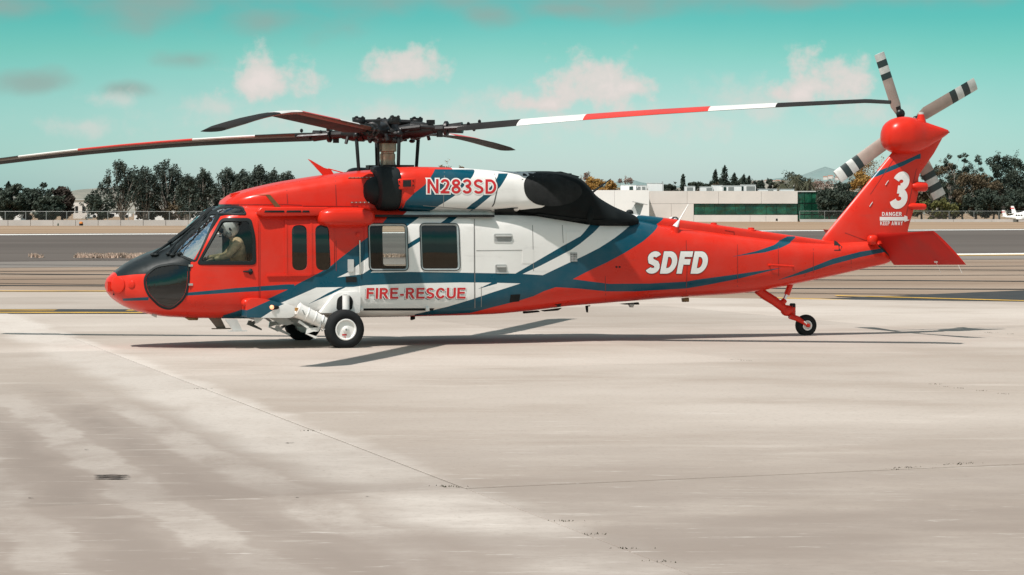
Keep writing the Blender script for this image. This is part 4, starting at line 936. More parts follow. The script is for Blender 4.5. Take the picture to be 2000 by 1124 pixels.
for i in range(8):
    a = rr.uniform(0, 6.28); r = .3; p = hub + Vector((math.cos(a) * r, math.sin(a) * r, -.05)); mb.tube([p, p + Vector((math.cos(a + .8) * .35, math.sin(a + .8) * .35, rr.uniform(-.1, .12)))], .014, 5)
mb.build('hub_fittings', M_DKMETAL, rhub)

# ------------------------------------------------------------------ tail rotor
TC = P(1765, 249, .42)
TRT = [(1719, 104), (1906, 166), (1634, 344), (1833, 386)]
M_TB = [simple('tail_blade_grey', (.34, .27, .23), .5, scale=3, var=.12), simple('tail_blade_dark', (.020, .035, .035), .5), simple('tail_blade_pale', (.55, .56, .53), .5)]
for i, (u, v) in enumerate(TRT):
    tip = P(u, v, .42); R2 = 1.66 if False else (tip - TC).length; d = (tip - TC).normalized(); cr = Vector((0, 1, 0)).cross(d).normalized()
    tw = math.radians(14); cd_ = cr * math.cos(tw) + Vector((0, 1, 0)) * math.sin(tw); nn = Vector((0, 1, 0)) * math.cos(tw) - cr * math.sin(tw)
    fr_ = [.20, .30, .55, .655, .656, .735, .736, .82, .821, .905, .906, 1.0]; cm_ = [0, 0, 0, 2, 2, 1, 1, 2, 2, 1, 1]; cm_ = [0, 0, 0, 0, 1, 1, 2, 2, 1, 1, 2]
    mb = MB(); n = 10; rings = []
    for f_ in fr_:
        ch = .15 if f_ < .25 else .25; c = TC + d * R2 * f_; ring = []
        for j in range(n):
            a = 2 * math.pi * j / n; s = .5 - .5 * math.cos(a); y = .032 * 2.1 * math.sqrt(s) * (1 - s) ** .8 * (1 if math.sin(a) >= 0 else -.8)
            ring.append(c + cd_ * ch * (.4 - s) + nn * y)
        rings.append(ring)
    for j in range(len(fr_) - 1):
        mb.mi = cm_[j]; mb.rings([rings[j], rings[j + 1]], False, j == len(fr_) - 2)
    me = mb.mesh('tail_rotor_blade', M_TB, True, 40)
    bm = bmesh.new(); bm.from_mesh(me); bmesh.ops.remove_doubles(bm, verts=bm.verts[:], dist=.0005); bmesh.ops.recalc_face_normals(bm, faces=bm.faces[:]); bm.to_mesh(me); bm.free()
    link_mesh('tail_rotor_blade', me, heli)
mb = MB(); mb.lathe([(.09, -.36), (.10, -.10), (.17, -.05), (.17, .06), (.08, .12), (.001, .13)], TC, (0, 1, 0), 18)
for (u, v) in TRT:
    d = (P(u, v, .42) - TC).normalized(); mb.tube([TC, TC + d * .40], [.075, .06], 8); mb.tube([TC + d * .28 + Vector((0, -.10, 0)), TC + d * .15 + Vector((0, .10, .05))], .03, 6); mb.ellipsoid(TC + d * .26 + Vector((0, -.05, 0)), (.09, .06, .09), 8, 6)
mb.build('tail_rotor_hub', M_DKMETAL, heli)

# ------------------------------------------------------------------ lettering (flat print laid on the skin)
def arc(cx, cy, rx, ry, a0, a1, n=14):
    return [(cx + rx * math.cos(math.radians(a0 + (a1 - a0) * i / n)), cy + ry * math.sin(math.radians(a0 + (a1 - a0) * i / n))) for i in range(n + 1)]
def glyph(ch, t):
    """strokes of a bold grotesque capital, height 1: width, curves (butt ended), slants (level ended)"""
    m = t / 2; S_ = []; D_ = []; w = .68
    if ch in 'FE':
        w = .60 if ch == 'F' else .63; S_ = [[(m, 0), (m, 1)], [(m, 1 - m), (w, 1 - m)], [(m, .53), (w * .92, .53)]]
        if ch == 'E': S_.append([(m, m), (w + .02, m)])
    elif ch == 'I': w = t; S_ = [[(m, 0), (m, 1)]]
    elif ch == '-': w = .36; S_ = [[(.03, .36), (.33, .36)]]
    elif ch == 'N': w = .74; S_ = [[(m, 0), (m, 1)], [(w - m, 0), (w - m, 1)]]; D_ = [((m, 1), (w - m, 0))]
    elif ch == '2': w = .60; r = .30 - m; S_ = [arc(.30, .70, r, .30 - m, 165, -38, 16) + [(.30 + r * .45, .38), (m + .02, m)], [(0, m), (w, m)]]
    elif ch == '3': w = .60; S_ = [arc(.29, .735, .29 - m, .265 - m, 165, -90, 18), arc(.29, .275, .31 - m, .275 - m, 90, -165, 18), [(.20, .52), (.31, .52)]]
    elif ch == '8': w = .61; S_ = [arc(.305, .755, .275 - m, .245 - m, -90, 270, 24), arc(.305, .275, .305 - m, .275 - m, -90, 270, 26)]
    elif ch == 'S': w = .66; a, b = .31, .33; S_ = [arc(.33, .735, a - m, .265 - m, 20, 180, 14) + [(.33 - a + m + .015, .66), (.20, .56), (.46, .45), (.33 + b - m - .015, .36)] + arc(.33, .27, b - m, .27 - m, 0, -160, 14)]
    elif ch == 'D': w = .72; S_ = [[(m, 0), (m, 1)], [(m, 1 - m), (.30, 1 - m)] + arc(.30, .5, w - .30 - m, .5 - m, 90, -90, 20)[1:] + [(m, m)]]
    elif ch in 'RP':
        w = .70 if ch == 'R' else .66; S_ = [[(m, 0), (m, 1)], [(m, 1 - m), (.36, 1 - m)] + arc(.38, .715, w - .06 - .38 - m, .285 - m, 90, -90, 14)[1:] + [(m, .43 + m)]]
        if ch == 'R': D_ = [((.36, .48), (w - m * .9, 0))]
    elif ch == 'C': w = .72; S_ = [arc(.37, .5, .37 - m, .5 - m, 32, 328, 26)]
    elif ch == 'G': w = .76; S_ = [arc(.38, .5, .38 - m, .5 - m, 38, 325, 26), [(w - m, .12), (w - m, .52)], [(.42, .45), (w, .45)]]
    elif ch == 'U': w = .70; S_ = [[(m, 1), (m, .34)] + arc(.35, .34, .35 - m, .34 - m, 180, 360, 16)[1:] + [(w - m, 1)]]
    elif ch == 'A': w = .74; D_ = [((m * 1.05, 0), (.37, 1)), ((w - m * 1.05, 0), (.37, 1))]; S_ = [[(.18, .28), (w - .18, .28)]]
    elif ch == 'K': w = .74; S_ = [[(m, 0), (m, 1)]]; D_ = [((t * .7, .36), (w - m * 1.3, 1)), ((.30, .52), (w - m, 0))]
    elif ch == 'W': w = 1.0; D_ = [((m, 1), (.28, 0)), ((.28, 0), (.5, 1)), ((.5, 1), (.72, 0)), ((.72, 0), (w - m, 1))]
    elif ch == 'Y': w = .70; S_ = [[(.35, 0), (.35, .44)]]; D_ = [((m * 1.2, 1), (.35, .40)), ((w - m * 1.2, 1), (.35, .40))]
    elif ch == ' ': w = .22
    return w, S_, D_
def text_geo(body, grow, shear, t, gap):
    """polygons (each a list of (x, y, level)) of a line of capitals and its plain width"""
    x = 0.0; out = []
    for ch in body:
        w, S_, D_ = glyph(ch, t); lev = 0
        for pl in S_:
            hw = t / 2 + grow; q = [Vector(p) for p in pl]; closed = (q[0] - q[-1]).length < 1e-6
            if not closed:
                q[0] = q[0] + (q[0] - q[1]).normalized() * grow; q[-1] = q[-1] + (q[-1] - q[-2]).normalized() * grow
            L_, R2 = [], []
            for i, p in enumerate(q):
                a = q[i - 1] if i else (q[-2] if closed else None); b = q[i + 1] if i < len(q) - 1 else (q[1] if closed else None)
                d1 = (p - a).normalized() if a is not None else None; d2 = (b - p).normalized() if b is not None else None
                d = ((d1 or d2) + (d2 or d1)).normalized(); nn = Vector((-d.y, d.x)); k = 1.0 / max(.6, nn.dot(Vector((-(d2 or d1).y, (d2 or d1).x))))
                L_.append(p + nn * hw * k); R2.append(p - nn * hw * k)
            for i in range(len(q) - 1): out.append([(v.x + x, v.y, lev) for v in (L_[i], R2[i], R2[i + 1], L_[i + 1])])
            lev += 1
        for a, b in D_:
            a, b = Vector(a), Vector(b); d = b - a; hw = (t / 2 + grow) * d.length / abs(d.y); e = d * (grow / abs(d.y)); a2, b2 = a - e, b + e
            out.append([(a2.x - hw + x, a2.y, lev), (b2.x - hw + x, b2.y, lev), (b2.x + hw + x, b2.y, lev), (a2.x + hw + x, a2.y, lev)]); lev += 1
        x += w + gap
    return [[(px + shear * py, py, l) for px, py, l in poly] for poly in out], x - gap
def word(parts, layers, keys, parent=heli, name='lettering'):
    """parts: (text, u0, v0, u1, v1, height, shear, stroke, gap): base line (u0,v0)-(u1,v1); layers: (grow, du, dv, lift, material)"""
    tot = MB(); mats = [l[4] for l in layers]
    for body, u0, v0, u1, v1, hgt, shear, t, gap in parts:
        for li, (grow, du, dv, lift, mt) in enumerate(layers):
            polys, W = text_geo(body, grow, shear, t, gap); W += max(0, shear); cache = {}
            for poly in polys:
                mid = len(poly)
                # split strokes so that they follow the skin
                q = [Vector((x, y)) for x, y, l in poly]; lev = poly[0][2]; tot.mi = li
                px = lambda a, b: (Vector(((b - a).x / W * (u1 - u0), (b - a).y * hgt))).length
                nu = max(1, math.ceil(max(px(q[0], q[1]), px(q[3], q[2])) / 4)); nv = max(1, math.ceil(max(px(q[0], q[3]), px(q[1], q[2])) / 4)); g = []
                for j in range(nv + 1):
                    for i in range(nu + 1):
                        z = q[0].lerp(q[1], i / nu).lerp(q[3].lerp(q[2], i / nu), j / nv); f = z.x / W
                        p, n = hit(u0 + (u1 - u0) * f + du, v0 + (v1 - v0) * f - z.y * hgt + dv, keys); g.append(p + n * (lift + lev * .0003))
                fs = [(j * (nu + 1) + i, j * (nu + 1) + i + 1, (j + 1) * (nu + 1) + i + 1, (j + 1) * (nu + 1) + i) for j in range(nv) for i in range(nu)]
                f0 = fs[0]; c = (g[f0[2]] - g[f0[0]]).cross(g[f0[3]] - g[f0[1]])
                if c.dot(g[0] - CAM_L) > 0: fs = [f[::-1] for f in fs]
                tot.add(g, fs)
    me = bpy.data.meshes.new(name); me.from_pydata(tot.v, [], tot.f)
    for m in mats: me.materials.append(m)
    me.polygons.foreach_set('material_index', tot.m); me.polygons.foreach_set('use_smooth', [True] * len(me.polygons)); me.update()
    return link_mesh(name, me, parent)
word([('N283SD', 834.5, 378.0, 969.0, 379.0, 28.0, 0, .165, .13)], [(.085, 0, 0, .004, M_LWHITE), (.0, 0, 0, .0075, M_LRED)], ('nac', 'cowl'), n1)
word([('FIRE-RESCUE', 714.5, 583.8, 908.5, 583.2, 21.0, .03, .19, .11)], [(.0, -2.3, 2.1, .0190, M_LDARK), (.065, 0, 0, .022, M_LWHITE), (.0, 0, 0, .025, M_LRED)], ('hull',), cd)
word([('SDFD', 1258.5, 534.8, 1386, 535.0, 43.5, .20, .25, .07)], [(.022, 0, 0, .003, M_LDARK), (.0, 0, 0, .006, M_LWHITE)], ('hull',))
word([('3', 1736, 408.5, 1780, 408.5, 73, .20, .215, .0)], [(.0, 0, 0, .004, M_LWHITE)], ('fin',), fin)
for tx in (('DANGER', 1722.5, 422.2, 1761, 422.2, 7.6, 0, .19, .14), ('KEEP AWAY', 1719, 440.4, 1763, 440.4, 8.0, 0, .17, .13)): word([tx], [(.0, 0, 0, .004, M_LWHITE)], ('fin',), fin)
patch('arrow_marking', [(1718, 424), (1766, 424), (1766, 421), (1782.5, 427.6), (1766, 434), (1766, 431.4), (1718, 431.4)], .006, M_LWHITE, fin, keys=('fin',))

# ------------------------------------------------------------------ pilot
def pilot():
    y = -.52
    J = lambda u, v, yy, dx=0: P(u, v, yy) + Vector((dx, 0, 0))
    pel = Vector((-1.48, y, 1.00)); ch = J(463, 484, y); ne = J(455, 466, y); hd = J(446, 448, y)
    shl, shr_ = J(466, 474, y - .19), J(463, 474, y + .19); ell, elr = J(446, 500, y - .26), J(440, 500, y + .22); wrl, wrr = J(418, 506.5, y - .17), J(404, 504, y + .10)
    hpl, hpr = pel + Vector((0, -.10, -.02)), pel + Vector((0, .10, -.02)); knl, knr = pel + Vector((-.46, -.16, .06)), pel + Vector((-.46, .16, .06)); ftl, ftr = Vector((-2.22, y - .14, .66)), Vector((-2.22, y + .14, .66)); tol, tor = ftl + Vector((-.18, 0, .03)), ftr + Vector((-.18, 0, .03))
    V = [pel, pel.lerp(ch, .5), ch, ne, hd, shl, ell, wrl, shr_, elr, wrr, hpl, knl, ftl, tol, hpr, knr, ftr, tor]
    E = [(0, 1), (1, 2), (2, 3), (3, 4), (2, 5), (5, 6), (6, 7), (2, 8), (8, 9), (9, 10), (0, 11), (11, 12), (12, 13), (13, 14), (0, 15), (15, 16), (16, 17), (17, 18)]
    Rr = [.15, .145, .155, .065, .095, .085, .058, .036, .085, .058, .036, .10, .075, .05, .04, .10, .075, .05, .04]
    me = bpy.data.meshes.new('person'); me.from_pydata([tuple(v) for v in V], E, []); o = link_mesh('person', me)
    sk = o.modifiers.new('s', 'SKIN'); lay = me.skin_vertices[0].data
    for i, r in enumerate(Rr): lay[i].radius = (r, r); lay[i].use_root = (i == 0)
    ss = o.modifiers.new('ss', 'SUBSURF'); ss.levels = 2; ss.render_levels = 2
    dg = bpy.context.evaluated_depsgraph_get(); nm = bpy.data.meshes.new_from_object(o.evaluated_get(dg)); o.modifiers.clear()
    # fingers joined on to each hand
    hb_ = MB()
    for w, e_ in ((wrl, ell), (wrr, elr)):
        d = (w - e_).normalized(); sd_ = Vector((0, 1, 0)); pal = w + d * .06; hb_.ellipsoid(pal, (.055, .042, .024), 10, 6, 1, d.to_track_quat('X', 'Z').to_matrix())
        for f_ in range(4):
            b0 = pal + d * .04 + sd_ * (.027 - f_ * .018); ln = (.070, .080, .075, .058)[f_]; hb_.tube([b0, b0 + d * ln * .5 + Vector((0, 0, -.01)), b0 + d * ln * .8 + Vector((0, 0, -.045)), b0 + d * ln * .6 + Vector((0, 0, -.07))], [.010, .010, .009, .007], 6)
        b0 = pal + sd_ * (.035 if w is wrl else -.035); hb_.tube([b0, b0 + d * .03 + sd_ * (.02 if w is wrl else -.02) + Vector((0, 0, -.02)), b0 + d * .05 + Vector((0, 0, -.05))], [.013, .011, .008], 6)
    b = len(nm.vertices); vv = [tuple(v.co) for v in nm.vertices] + hb_.v; ff = [tuple(p.vertices) for p in nm.polygons] + [tuple(i + b for i in f) for f in hb_.f]
    m2 = bpy.data.meshes.new('person'); m2.from_pydata(vv, [], ff); m2.materials.append(M_TAN); m2.materials.append(M_SKIN)
    for i, p in enumerate(m2.polygons):
        c = p.center; p.material_index = 1 if (i >= len(nm.polygons) or (c - hd).length < .16 and c.z > ne.z + .01) else 0
    finish(m2, True, 60); base = Vector((pel.x, pel.y, .60))
    for v in m2.vertices: v.co -= base
    o.data = m2
    wb = Vector((HX + base.x * CA - base.y * SA, HY + base.x * SA + base.y * CA, base.z)); o.location = wb; o.rotation_euler = (0, 0, YAW)
    props(o, 'pilot in tan flight suit and white helmet seated behind the cockpit door window', 'person')
    hm = MB(); rot = Matrix.Rotation(math.radians(-38), 3, 'Y'); hm.ellipsoid(hd - base + Vector((.015, 0, .03)), (.158, .135, .165), 20, 14, .95, rot)
    hm.mi = 1; hm.ellipsoid(hd - base + Vector((.0, -.12, .0)), (.022, .022, .034), 12, 8, .9, rot); hm.mi = 2; hm.ellipsoid(hd - base + Vector((-.02, -.115, -.085)), (.05, .035, .05), 12, 8, .9, rot); hm.mi = 1
    hm.ellipsoid(hd - base + Vector((-.115, 0, -.015)), (.05, .09, .06), 12, 8, .9, rot)
    hm.build('helmet', [M_LWHITE, M_BLACK, M_GREY], o)
    mc = MB(); mc.tube([hd - base + Vector((.0, -.13, -.05)), hd - base + Vector((-.10, -.12, -.12)), hd - base + Vector((-.145, -.04, -.12))], .008, 6); mc.ellipsoid(hd - base + Vector((-.15, -.02, -.12)), (.015, .02, .012), 6, 4); mc.build('microphone', M_BLACK, o)
    nz = MB(); nz.ellipsoid(hd - base + Vector((-.135, 0, -.07)), (.02, .014, .022), 8, 6); nz.build('nose', M_SKIN, o)
    vs2 = MB(); vs2.box(ch - base + Vector((-.02, 0, -.02)), (.36, .36, .34)); 
pilot()
# ------------------------------------------------------------------ ground
def concrete():
    m, nt, b = new_mat('apron_concrete'); L = nt.links
    tc = nt.nodes.new('ShaderNodeTexCoord'); sp = nt.nodes.new('ShaderNodeSeparateXYZ'); L.new(tc.outputs['Object'], sp.inputs[0]); X, Y = sp.outputs[0], sp.outputs[1]
    big = nnoise(nt, .10, 4, .55); med = nnoise(nt, .45, 7, .62, sc=(.55, 1, 1), rz=-.32); fine = nnoise(nt, 14, 6, .75); strk = nnoise(nt, 1.3, 8, .68, sc=(.22, 1.0, 1), rz=-.06)
    base = nmix(nt, nrange(nt, big, .32, .68), (.385, .324, .276), (.495, .432, .38))
    base = nmix(nt, nrange(nt, med, .44, .72, 0, .60), base, (.325, .262, .215))
    base = nmix(nt, nrange(nt, strk, .56, .70, 0, .42), base, (.585, .52, .46))
    # slabs on the near side of the long joint carry dark worn tyre and water streaks running with the joint
    c = mth(nt, 'ADD', X, mth(nt, 'MULTIPLY', Y, .2994))                 # 5.84 on the long joint, smaller to its left
    wob = mth(nt, 'MULTIPLY', mth(nt, 'SUBTRACT', nnoise(nt, .5, 5, .62), .5), .9)
    cw = mth(nt, 'ADD', c, wob)
    stripe = mth(nt, 'ADD', mth(nt, 'MULTIPLY', mth(nt, 'SINE', mth(nt, 'MULTIPLY', cw, 5.4)), .5), .5)       # tracks about 1.2 m apart
    cv = nt.nodes.new('ShaderNodeCombineXYZ'); L.new(cw, cv.inputs[0]); L.new(mth(nt, 'MULTIPLY', Y, .05), cv.inputs[1])
    irr = nnoise(nt, .6, 4, .6, vec=cv.outputs[0])
    s1 = mth(nt, 'ADD', mth(nt, 'MULTIPLY', stripe, .45), mth(nt, 'MULTIPLY', irr, .75))
    reg = mth(nt, 'MULTIPLY', nrange(nt, c, 5.4, 4.3), nrange(nt, Y, 35, 26))
    brk = nrange(nt, nnoise(nt, .9, 8, .72, sc=(1, .40, 1)), .30, .58)
    base = nmix(nt, mth(nt, 'MULTIPLY', reg, .80), base, (.285, .236, .203))
    base = nmix(nt, mth(nt, 'MULTIPLY', mth(nt, 'MULTIPLY', nrange(nt, s1, .60, .44, 0, .9), reg), brk), base, (.47, .415, .37))
    base = nmix(nt, mth(nt, 'MULTIPLY', mth(nt, 'MULTIPLY', nrange(nt, s1, .62, .82, 0, .55), reg), brk), base, (.205, .166, .14))
    dash = nnoise(nt, 3.4, 6, .72, sc=(.20, 1.1, 1), rz=-.02); base = nmix(nt, mth(nt, 'MULTIPLY', nrange(nt, dash, .55, .68, 0, .55), reg), base, (.50, .448, .40))
    lt = mth(nt, 'MULTIPLY', nrange(nt, cw, 4.5, 5.1), nrange(nt, cw, 6.15, 5.8)); base = nmix(nt, mth(nt, 'MULTIPLY', lt, mth(nt, 'ADD', .35, mth(nt, 'MULTIPLY', brk, .45))), base, (.57, .515, .465))
    # worn, browner concrete towards the near edge of the apron
    rr = mth(nt, 'MULTIPLY', nrange(nt, Y, 31, 17), nrange(nt, nnoise(nt, .45, 7, .66, sc=(.6, 1, 1)), .22, .62)); base = nmix(nt, mth(nt, 'MULTIPLY', rr, .78), base, (.245, .198, .168))
    pale = mth(nt, 'MULTIPLY', nrange(nt, nnoise(nt, .55, 6, .7, sc=(.35, 1, 1)), .64, .70), nrange(nt, Y, 40, 20)); base = nmix(nt, mth(nt, 'MULTIPLY', pale, .45), base, (.58, .53, .48))
    # fine grain: pale scuffs and dark pits drawn out along the wind
    base = nmix(nt, nrange(nt, fine, .50, .74, 0, .60), base, (.25, .21, .18))
    sc_ = nnoise(nt, 6.5, 5, .75, sc=(.16, 1.0, 1), rz=-.05); base = nmix(nt, mth(nt, 'MULTIPLY', nrange(nt, sc_, .59, .70, 0, .50), nrange(nt, Y, 34, 18, .25, 1.0)), base, (.70, .65, .60))
    sd2 = nnoise(nt, 8.0, 5, .75, sc=(.2, 1.0, 1), rz=.1); base = nmix(nt, nrange(nt, sd2, .60, .72, 0, .55), base, (.25, .205, .175))
    vo = nnoise(nt, 3.2, 3, .9, sc=(.35, 1.5, 1), rz=-.3); base = nmix(nt, nrange(nt, vo, .73, .77, 0, .55), base, (.16, .125, .10))
    oi = nt.nodes.new('ShaderNodeObjectInfo'); base = nmix(nt, 1.0, base, nmix(nt, oi.outputs['Random'], (.86, .855, .85), (1.03, 1.03, 1.03)), 'MULTIPLY')
    L.new(base, b.inputs['Base Color']); b.inputs['Roughness'].default_value = .88; b.inputs['Specular IOR Level'].default_value = .3
    nbump(nt, b, fine, .25, .004); return m
M_CONC = concrete()
def ground_mat(name, a, bcol, dark, scale=.06, stretch=.06, amt=.6):
    m, nt, b = new_mat(name)
    n1 = nnoise(nt, scale, 5, .6, sc=(stretch * 2, 1, 1)); n2 = nnoise(nt, scale * 4.5, 6, .65, sc=(stretch, 1, 1)); n3 = nnoise(nt, 1.5, 6, .7)
    c = nmix(nt, nrange(nt, n1, .35, .65), a, bcol); c = nmix(nt, nrange(nt, n2, .57, .66, 0, amt), c, dark); c = nmix(nt, nrange(nt, n3, .5, .8, 0, .3), c, dark)
    nt.links.new(c, b.inputs['Base Color']); b.inputs['Roughness'].default_value = .95; b.inputs['Specular IOR Level'].default_value = .15; return m
M_SOIL = ground_mat('dry_soil', (.27, .185, .12), (.33, .235, .16), (.15, .105, .07))
M_TAXI = ground_mat('worn_tan_asphalt', (.235, .168, .122), (.31, .235, .18), (.06, .045, .036), .10, .05, .75)
M_ASPH = ground_mat('runway_asphalt', (.092, .076, .067), (.118, .099, .087), (.085, .068, .058), .05, .1, .5)
M_SHOULDER = ground_mat('grey_shoulder', (.175, .152, .135), (.215, .19, .17), (.12, .10, .09), .12, .06, .5)
M_TAR = simple('black_tar', (.028, .024, .022), .7, scale=1.5, var=.4)
M_YEL = simple('yellow_line_paint', (.52, .30, .045), .7, scale=1.2, var=.2); M_WLINE = simple('white_line_paint', (.74, .71, .67), .7, scale=.4, var=.08)
def ext(pa, pb, xa, xb):
    d = (pb - pa) / (pb.x - pa.x); return [pa + d * (xa - pa.x), pa + d * (xb - pa.x)]
def sheet(name, near, far, xa, xb, z, mat, n=1):
    a = ext(G(*near[0]), G(*near[1]), xa, xb); c = ext(G(*far[0]), G(*far[1]), xa, xb); me = bpy.data.meshes.new(name)
    me.from_pydata([(a[0].x, a[0].y, z), (a[1].x, a[1].y, z), (c[1].x, c[1].y, z), (c[0].x, c[0].y, z)], [], [(0, 1, 2, 3)]); me.materials.append(mat); o = link_mesh(name, me); o['kind'] = 'structure'; return o
me = bpy.data.meshes.new('ground'); me.from_pydata([(-9000, -60, -.16), (9000, -60, -.16), (9000, 14000, -.16), (-9000, 14000, -.16)], [], [(0, 1, 2, 3)]); me.materials.append(M_SOIL); link_mesh('ground', me)['kind'] = 'structure'
E1 = ((0, 566), (2000, 590))
sheet('taxiway', E1, ((0, 519), (2000, 503)), -70, 70, -.10, M_TAXI)
sheet('taxiway_shoulder', ((0, 519), (2000, 503)), ((0, 507), (2000, 491)), -90, 90, -.09, M_SHOULDER)
sheet('runway', ((0, 507.5), (2000, 491.5)), ((0, 455.5), (2000, 446)), -160, 160, -.08, M_ASPH)
sheet('runway_edge_line', ((0, 458.4), (2000, 448.4)), ((0, 456.9), (2000, 447.2)), -140, 140, -.06, M_WLINE)
for i, (a, b, h) in enumerate((((0, 553), (2000, 560), 1.2), ((0, 531), (2000, 545), 1.0), ((0, 541), (2000, 533), .5), ((0, 548.5), (2000, 572), .6), ((0, 526), (2000, 516), .6), ((0, 514), (2000, 524), .7))):
    sheet('tar_seam', (a, b), ((a[0], a[1] - h), (b[0], b[1] - h)), -45, 45, -.085, M_TAR)
sheet('tar_patch', ((1560, 583), (2000, 589)), ((1560, 579.5), (2000, 562)), 7.5, 24, -.08, M_TAR)
for a, b, xa, xb in (((1500, 577), (2000, 592), 6.6, 10.5), ((1650, 573.5), (2000, 583), 8.8, 15)): sheet('yellow_taxi_line', (a, b), ((a[0], a[1] - 1.4), (b[0], b[1] - 1.6)), xa, xb, -.07, M_YEL)
sheet('orange_edge_marking', ((1750, 497.5), (2000, 496)), ((1750, 495.5), (2000, 494)), 18, 30, -.075, M_YEL)
sheet('white_edge_marking', ((1880, 495.5), (2000, 494.5)), ((1880, 493), (2000, 492)), 23, 30, -.072, M_WLINE)

# the apron: concrete slabs with open joints over a dark filler
apron = empty('apron', (0, 0, 0), kind='structure')
e0, e1 = G(*E1[0]), G(*E1[1])
me = bpy.data.meshes.new('joint_filler'); q0, q1 = ext(e0, e1, -45, 45); me.from_pydata([(-45, -5, -.03), (45, -5, -.03), (45, q1.y, -.03), (-45, q0.y, -.03)], [], [(0, 1, 2, 3)]); me.materials.append(simple('joint_dirt', (.20, .17, .145), .95, scale=4, var=.5)); link_mesh('joint_filler', me, apron)
CL = []   # long joints: x = x40 + (40 - y) * slope
for x40, sl in ((-41, .30), (-32.2, .30), (-23.4, .30), (-14.8, .30), (-6.14, .2994), (2.94, .354), (10.6, .34), (18.8, .34), (27.2, .34), (36, .34)): CL.append((x40, sl))
def cross(cl, y0, m):
    x40, s = cl; y = (y0 + m * (x40 + 40 * s)) / (1 + m * s); return Vector((x40 + (40 - y) * s, y, 0))
rl = random.Random(3)
for i in range(len(CL) - 1):
    rows = [(-4, .40), (9.0, .40), (20.9, .40), (33.85, .39), (43.7, .39), (55.5, .38), (66.5, .36), (78, .33), (92, .3), (106, .3)] if i < 4 else [(-4, .40), (8.6, .40), (20.9, .41), (36.75, .45), (48.2, .40), (59.5, .36), (71, .33), (84, .3), (98, .3)]
    for j in range(len(rows) - 1):
        q = [cross(CL[i], *rows[j]), cross(CL[i + 1], *rows[j]), cross(CL[i + 1], *rows[j + 1]), cross(CL[i], *rows[j + 1])]
        if min(p.y for p in q) > 84 or max(p.y for p in q) < 2: continue
        bm = bmesh.new(); c = sum(q, Vector()) / 4
        f = bm.faces.new([bm.verts.new(p + (c - p).normalized() * .013) for p in q])
        d = e1 - e0; bmesh.ops.bisect_plane(bm, geom=bm.verts[:] + bm.edges[:] + bm.faces[:], plane_co=e0, plane_no=(-d.y, d.x, 0), clear_outer=True)
        if not bm.faces: bm.free(); continue
        dz = rl.uniform(-.004, .003)
        for v in bm.verts: v.co.z = dz
        r = bmesh.ops.extrude_face_region(bm, geom=bm.faces[:])
        for v in [g for g in r['geom'] if isinstance(g, bmesh.types.BMVert)]: v.co.z -= .12
        bmesh.ops.recalc_face_normals(bm, faces=bm.faces[:])
        te = [e for e in bm.edges if all(abs(v.co.z - dz) < 1e-6 for v in e.verts)]
        bmesh.ops.bevel(bm, geom=te, offset=.004, segments=1, affect='EDGES')
        me = bpy.data.meshes.new('concrete_slab'); bm.to_mesh(me); bm.free(); me.materials.append(M_CONC); link_mesh('concrete_slab', me, apron)
# painted taxi line on the far part of the apron
for v0, v1, m_, z, xa, xb in ((613.0, 604.6, M_TAR, .008, -30, -6.2), (612.4, 610.6, M_YEL, .013, -30, -6.2), (607.8, 606.0, M_YEL, .013, -30, -10.2), (607.8, 606.0, M_YEL, .013, -8.6, -7.2), (570.0, 568.6, M_YEL, .012, -40, -8)): sheet('taxi_line', ((0, v0), (450, v0 + .6)), ((0, v1), (450, v1 + .6)), xa, xb, z, m_)
# weeds and grit caught in the joints
def weeds(name, pts, kind, label, mat, hgt, nper, spread):
    mb = MB(); r = random.Random(hash(name) % 99 if False else len(pts) * 7 + 1)
    for u, v in pts:
        g = G(u, v)
        for i in range(nper):
            x, y = g.x + r.gauss(0, spread), g.y + r.gauss(0, spread * .35); a = r.uniform(0, 6.28); h = hgt * r.uniform(.4, 1.2); w = hgt * (1.1 if hgt < .05 else .22); dx, dy = math.cos(a) * w, math.sin(a) * w; lx, ly = r.uniform(-.6, .6) * h, r.uniform(-.6, .6) * h
            mb.add([(x - dx, y - dy, -.01), (x + dx, y + dy, -.01), (x + lx, y + ly, h)], [(0, 1, 2)])
    o = mb.build(name, mat, smooth=False); props(o, label, 'grass' if 'grass' in name else 'weeds', None, 'stuff'); return o
M_WEED = simple('weed_dark', (.055, .052, .03), .9, scale=5, var=.4)
weeds('joint_weeds', [(1880, 906.5), (1868, 908), (1893, 905.5), (1852, 909), (1760, 915), (1772, 914.5), (1784, 913.5), (1740, 917), (1828, 751), (1846, 756), (1870, 759), (1915, 764), (1955, 770), (1930, 650), (1940, 651), (1975, 653), (880, 952), (872, 950), (1100, 1018), (1220, 1072), (1290, 1098), (1160, 1044), (610, 842), (400, 760), (1435, 703), (1455, 705)], 'stuff', 'small dark weeds and grit sprouting from the apron joints', M_WEED, .011, 16, .06)
M_DRY = simple('dry_pale_grass', (.50, .37, .29), .95, scale=2, var=.3)
pts = [(u + random.Random(u).uniform(-2, 2), 502 + random.Random(u * 3).uniform(-2.5, 2.5)) for u in list(range(152, 290, 3)) + list(range(262, 300, 2)) + [62, 68, 74] + [232, 236, 282]] + [(u, 502.5) for u in range(700, 800, 5)]
weeds('dry_grass', pts, 'stuff', 'low tufts of dry pale grass along the runway edge', M_DRY, .16, 70, .12)
M_SKID = simple('skid_mark', (.11, .085, .07), .85, scale=8, var=.4)
